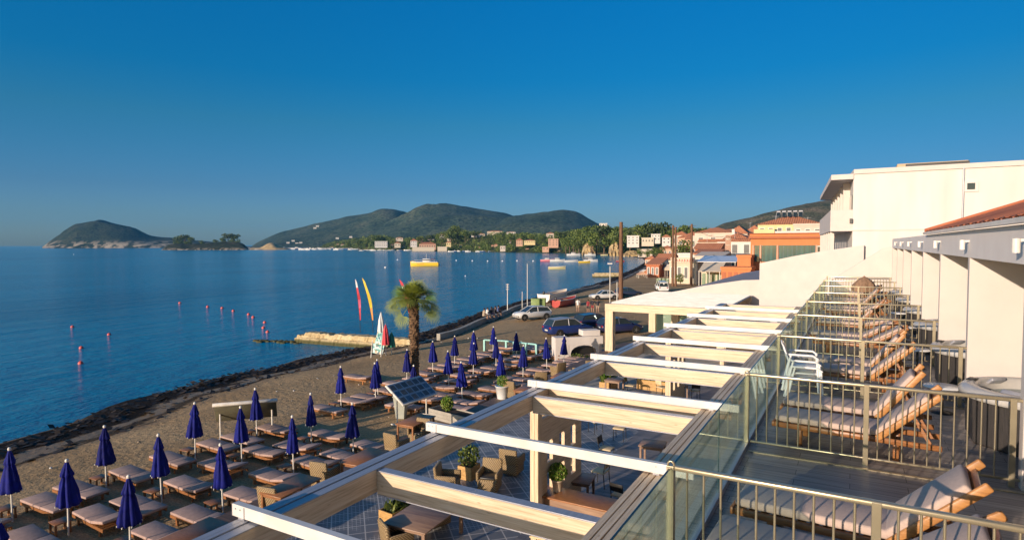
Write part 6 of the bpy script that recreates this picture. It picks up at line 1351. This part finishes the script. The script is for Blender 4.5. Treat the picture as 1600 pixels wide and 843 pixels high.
for i, (x, y) in enumerate(((496, 353), (492, 356), (458, 376), (470, 379), (464, 380), (548, 370), (527, 372), (450, 379))):
    zc = 2700 if y < 360 else 2500; chouse(f'tiny white house on the blue far hill, {ORD[i]} such house', x-2.5, x+2.5, y-1.2, y+.6, zc, 'w_white', 'flat', 0, 0)
# ------------------------------------------------------------------ cliffs
def cliff(label, x0, x1, yt, yb, zc, seed):
    rg = random.Random(seed); n, k = 26, 12; vs = []
    for i in range(n):
        u = i/(n-1); x = x0+(x1-x0)*u; env = math.sin(math.pi*min(1, max(.0, u*1.02+.0)))**.45
        for j in range(k):
            v = j/(k-1); p = atd(x, yb-(yb-yt)*v*env, zc+v*8); nz = mn.fractal(Vector((u*6, v*3, seed)), 1, 2, 5); q = ax*(nz*3.0); vs.append((p.x+q.x, p.y+q.y, max(ZS-.5, p.z+nz*.6) if j else ZS-1))
        p = atd(x, yb-(yb-yt)*env, zc+26); vs.append((p.x, p.y, p.z-1.5))
    k += 1
    o = MB().add(vs, [(i*k+j, (i+1)*k+j, (i+1)*k+j+1, i*k+j+1) for i in range(n-1) for j in range(k-1)], smooth=False).build('cliff', 'cliffrock'); tag(o, kind='structure'); return o
M['cliffrock'] = pm('yellow_cliff_rock', (.62, .46, .22), (.30, .20, .10), .15, (1, 1, 2.2), rough=.95, bmp=.6, bs=.5)
cliff('a', 909, 931, 379, 397, 500, 2); cliff('b', 951, 974, 378, 396, 470, 5); cliff('c', 974, 1002, 391, 399, 455, 7)
# islet with pines
hill('islet_ground', [(252, 391), (257, 386), (263, 382), (275, 380), (300, 381), (330, 379), (350, 377), (378, 379), (385, 384), (390, 391)], 1250, 60, 'hill_islet', 90, seed=33, amp=.10)
hill('islet_ground', [(386, 391), (392, 387), (410, 386), (417, 380), (428, 379), (436, 385), (450, 388), (458, 391)], 1230, 45, 'cliffrock', 50, seed=35, amp=.1)
# ------------------------------------------------------------------ TREES
def treeproto(seed, H, cr, kind='round', n=700, leafs=('leaf_dark', 'leaf', 'leaf_light'), name='tree', size=.34):
    rg = random.Random(seed); t = thing(name, '', 'tree'); th = H*(.30 if kind == 'round' else .55)
    tr = MB().path([(0, 0, -.5), (rg.uniform(-.15, .15), 0, th*.6), (rg.uniform(-.3, .3), rg.uniform(-.2, .2), th*1.3)], [H*.030, H*.024, H*.014], 7)
    cl = []
    m = 9 if kind == 'round' else 8
    for i in range(m):
        a = 2*math.pi*i/m+rg.uniform(-.4, .4); rr = cr*rg.uniform(.25, .68); z = H*(rg.uniform(.40, .86) if kind == 'round' else rg.uniform(.74, .92)); s = cr*rg.uniform(.34, .55); cl.append((rr*math.cos(a), rr*math.sin(a), z, s))
    cl.append((0, 0, H-cr*.38, cr*.45))
    lm = MB()
    for c in cl[:6]: lm.path([(0, 0, th*.8), (c[0]*.5, c[1]*.5, (th+c[2])*.5), (c[0], c[1], c[2])], [H*.014, H*.009, H*.004], 5)
    tr.build('trunk', 'bark', t); lm.build('limbs', 'bark', t); cw = MB()
    for c in cl: cw.leaves(c[:3], (c[3]*1.1, c[3]*1.1, c[3]*(.8 if kind == 'round' else .5)), n//len(cl), size, rg, rg.choice([(0, 1), (0, 1, 1), (1, 2), (0, 1, 2)]), .45)
    cw.build('crown', list(leafs), t); return t
def nth(n): return ORD[n-1] if n <= 15 else f'{n}{"th" if n % 10 > 3 or n % 10 == 0 else ["", "st", "nd", "rd"][n % 10]}'
TP = [treeproto(1, 10, 4.2), treeproto(2, 10, 3.6, n=640), treeproto(3, 10, 4.6, 'pine', 620, ('leaf_dark', 'leaf_dark', 'leaf')), treeproto(4, 10, 3.2, 'round', 560, ('leaf', 'leaf', 'leaf_light')), treeproto(5, 10, 4.8, 'round', 800, ('leaf_dark', 'leaf', 'leaf'))]
def terr(x, zc):
    v = (zc-interp(CZ, x)-12)/150
    if x < 480 or x > 1250 or v <= 0: return ZB
    return coast_pt(x, min(v, 1)).z
TL = [(905, 357, 545, 0), (918, 353, 535, 4), (932, 351, 520, 0), (944, 352, 505, 2), (957, 354, 500, 4), (890, 363, 600, 3), (872, 365, 640, 0), (985, 357, 470, 1), (1000, 351, 460, 4), (1012, 348, 455, 0), (1026, 347, 450, 2), (1037, 353, 445, 4), (1050, 358, 440, 1), (1063, 355, 435, 0), (1077, 352, 430, 4), (1090, 355, 430, 1), (1101, 358, 440, 0), (1114, 360, 450, 3), (1128, 361, 450, 1), (714, 352, 880, 4), (704, 357, 870, 0), (727, 360, 860, 1), (690, 363, 880, 3), (741, 362, 850, 2),
      (600, 369, 1010, 4), (586, 367.5, 1000, 4), (573, 371, 1020, 0), (560, 374, 1050, 1), (616, 372, 1000, 0), (545, 377, 1100, 3), (640, 370, 960, 0), (655, 368, 950, 1), (672, 367, 930, 2), (798, 364, 760, 0), (815, 366, 740, 3), (830, 366, 730, 1), (846, 367, 700, 4), (860, 367, 690, 0), (763, 367, 820, 1), (780, 368, 800, 3), (880, 362, 640, 2), (896, 358, 590, 4), (925, 360, 500, 3), (965, 360, 480, 1), (912, 364, 520, 3), (884, 369, 560, 3), (900, 371, 520, 1)]
for i, (x, y, zc, k) in enumerate(TL):
    zg = terr(x, zc); tp_ = atd(x, y, zc); H_ = max(5, tp_.z-zg)
    L0_ = ['rounded tree', 'slim tree', 'flat-topped pine', 'loose pale tree', 'broad tree'][k]
    wh = 'left of the catamaran' if x < 640 else 'above the catamaran' if x < 745 else 'on the slope across the bay' if x < 880 else 'between orange block and thick pole' if x < 970 else 'right of the thick pole'
    place(TP[k], (tp_.x, tp_.y, tp_.z-H_), random.uniform(0, 6), f'{L0_} {wh}, {nth(sorted(q[0] for q in TL).index(x)+1)} far tree from the left', 'trees along the far coast', H_/10)
for x, y, zc, H_, lb in ((1068, 374, 215, 6.5, 'rounded green garden tree between the two brown poles'), (1063, 428, 118, 2.6, 'small bright bush at the foot of the left brown poles'), (1000, 388, 330, 4.5, 'dark shrub at the bay bend'), (1012, 389, 320, 4.2, 'second dark shrub at the bay bend'), (1022, 386, 300, 5.5, 'green tree right of the bay bend'), (1033, 384, 290, 5.5, 'dense shrub tree left of the twin poles')):
    tp_ = atd(x, y, zc); place(TP[0 if zc > 150 else 3], (tp_.x, tp_.y, ZB), random.random()*6, lb, None, max(H_, tp_.z-ZB)/10)
for x, y, zc, k, lb in ((288, 366.5, 1255, 2, 'dark pine at the left end of the islet'), (279, 368, 1255, 4, 'rounded dark tree leftmost on the islet'), (296, 370, 1250, 4, 'dark tree beside the islet pine'), (356, 364.5, 1255, 2, 'tall flat-topped pine at the right of the islet'), (366, 366, 1250, 2, 'flat pine second from the right on the islet'), (350, 371, 1245, 4, 'dark tree left of the tall islet pine'), (372, 373, 1245, 0, 'dark tree at the right end of the islet'), (362, 373, 1240, 4, 'dark bush tree under the islet pines'), (315, 375, 1245, 0, 'low dark tree in the middle of the islet'), (337, 374, 1245, 4, 'low dark tree right of the islet middle'), (426, 381, 1235, 4, 'dark tree on the small rock beside the marina')):
    tp_ = atd(x, y, zc); zg = ZS+4; H_ = tp_.z-zg; place(TP[k], (tp_.x, tp_.y, zg), random.random()*6, lb, 'trees on the islet', H_/10)
# far woods that read as one mass
wd = MB(); rg = random.Random(12)
def blob(p, r, n, s): wd.leaves((p.x, p.y, p.z+r*.6), (r, r, r*.85), n, s, rg, rg.choice([(0,), (0, 1), (1,), (1, 2)]), .6)
for i in range(2600):
    x = rg.uniform(505, 1120); v = rg.uniform(.035, 1.05)
    if 985 < x < 1060 and v < .35: continue
    if x > 1000 and v < .2: continue
    q = coast_pt(x, v)
    if any(c[1]-2 < x < c[2]+2 and -34 < (q-CP).dot(ax)-c[5] < 14 and (rg.random() < .62 or (q-CP).dot(ax)-c[5] > -3) for c in CH): continue
    r = rg.uniform(2.0, 4.4)*(1.25 if x < 720 else 1); blob(q, r, 34, r*.20)
for i in range(260):
    x = rg.uniform(1060, 1200); zc = rg.uniform(250, 430); p = atd(x, 380, zc); q = Vector((p.x, p.y, ZB)); r = rg.uniform(1.5, 3.2); blob(q, r, 26, r*.3)
o = wd.build('woodland', ['leaf_dark', 'leaf', 'leaf_light']); tag(o, 'dense green woods and scrub covering the slopes across the bay', 'woodland', kind='stuff')
# ================================================================== AIR
hz = MB().b2(-6000, 4500, -40, 6500, ZS-1.2, 230).build('haze', 'plaster'); tag(hz, kind='stuff'); hz['label'] = 'thin blue morning haze over bay and hills'; hz['category'] = 'haze'
m = bpy.data.materials.new('morning_haze'); m.use_nodes = True; t = m.node_tree; t.nodes.remove(t.nodes['Principled BSDF']); pv = N(t, 'ShaderNodeVolumePrincipled')
pv.inputs['Color'].default_value = (.12, .50, 1.0, 1); pv.inputs['Density'].default_value = 6e-5; L(t, pv.outputs[0], t.nodes['Material Output'].inputs['Volume']); hz.data.materials[0] = m
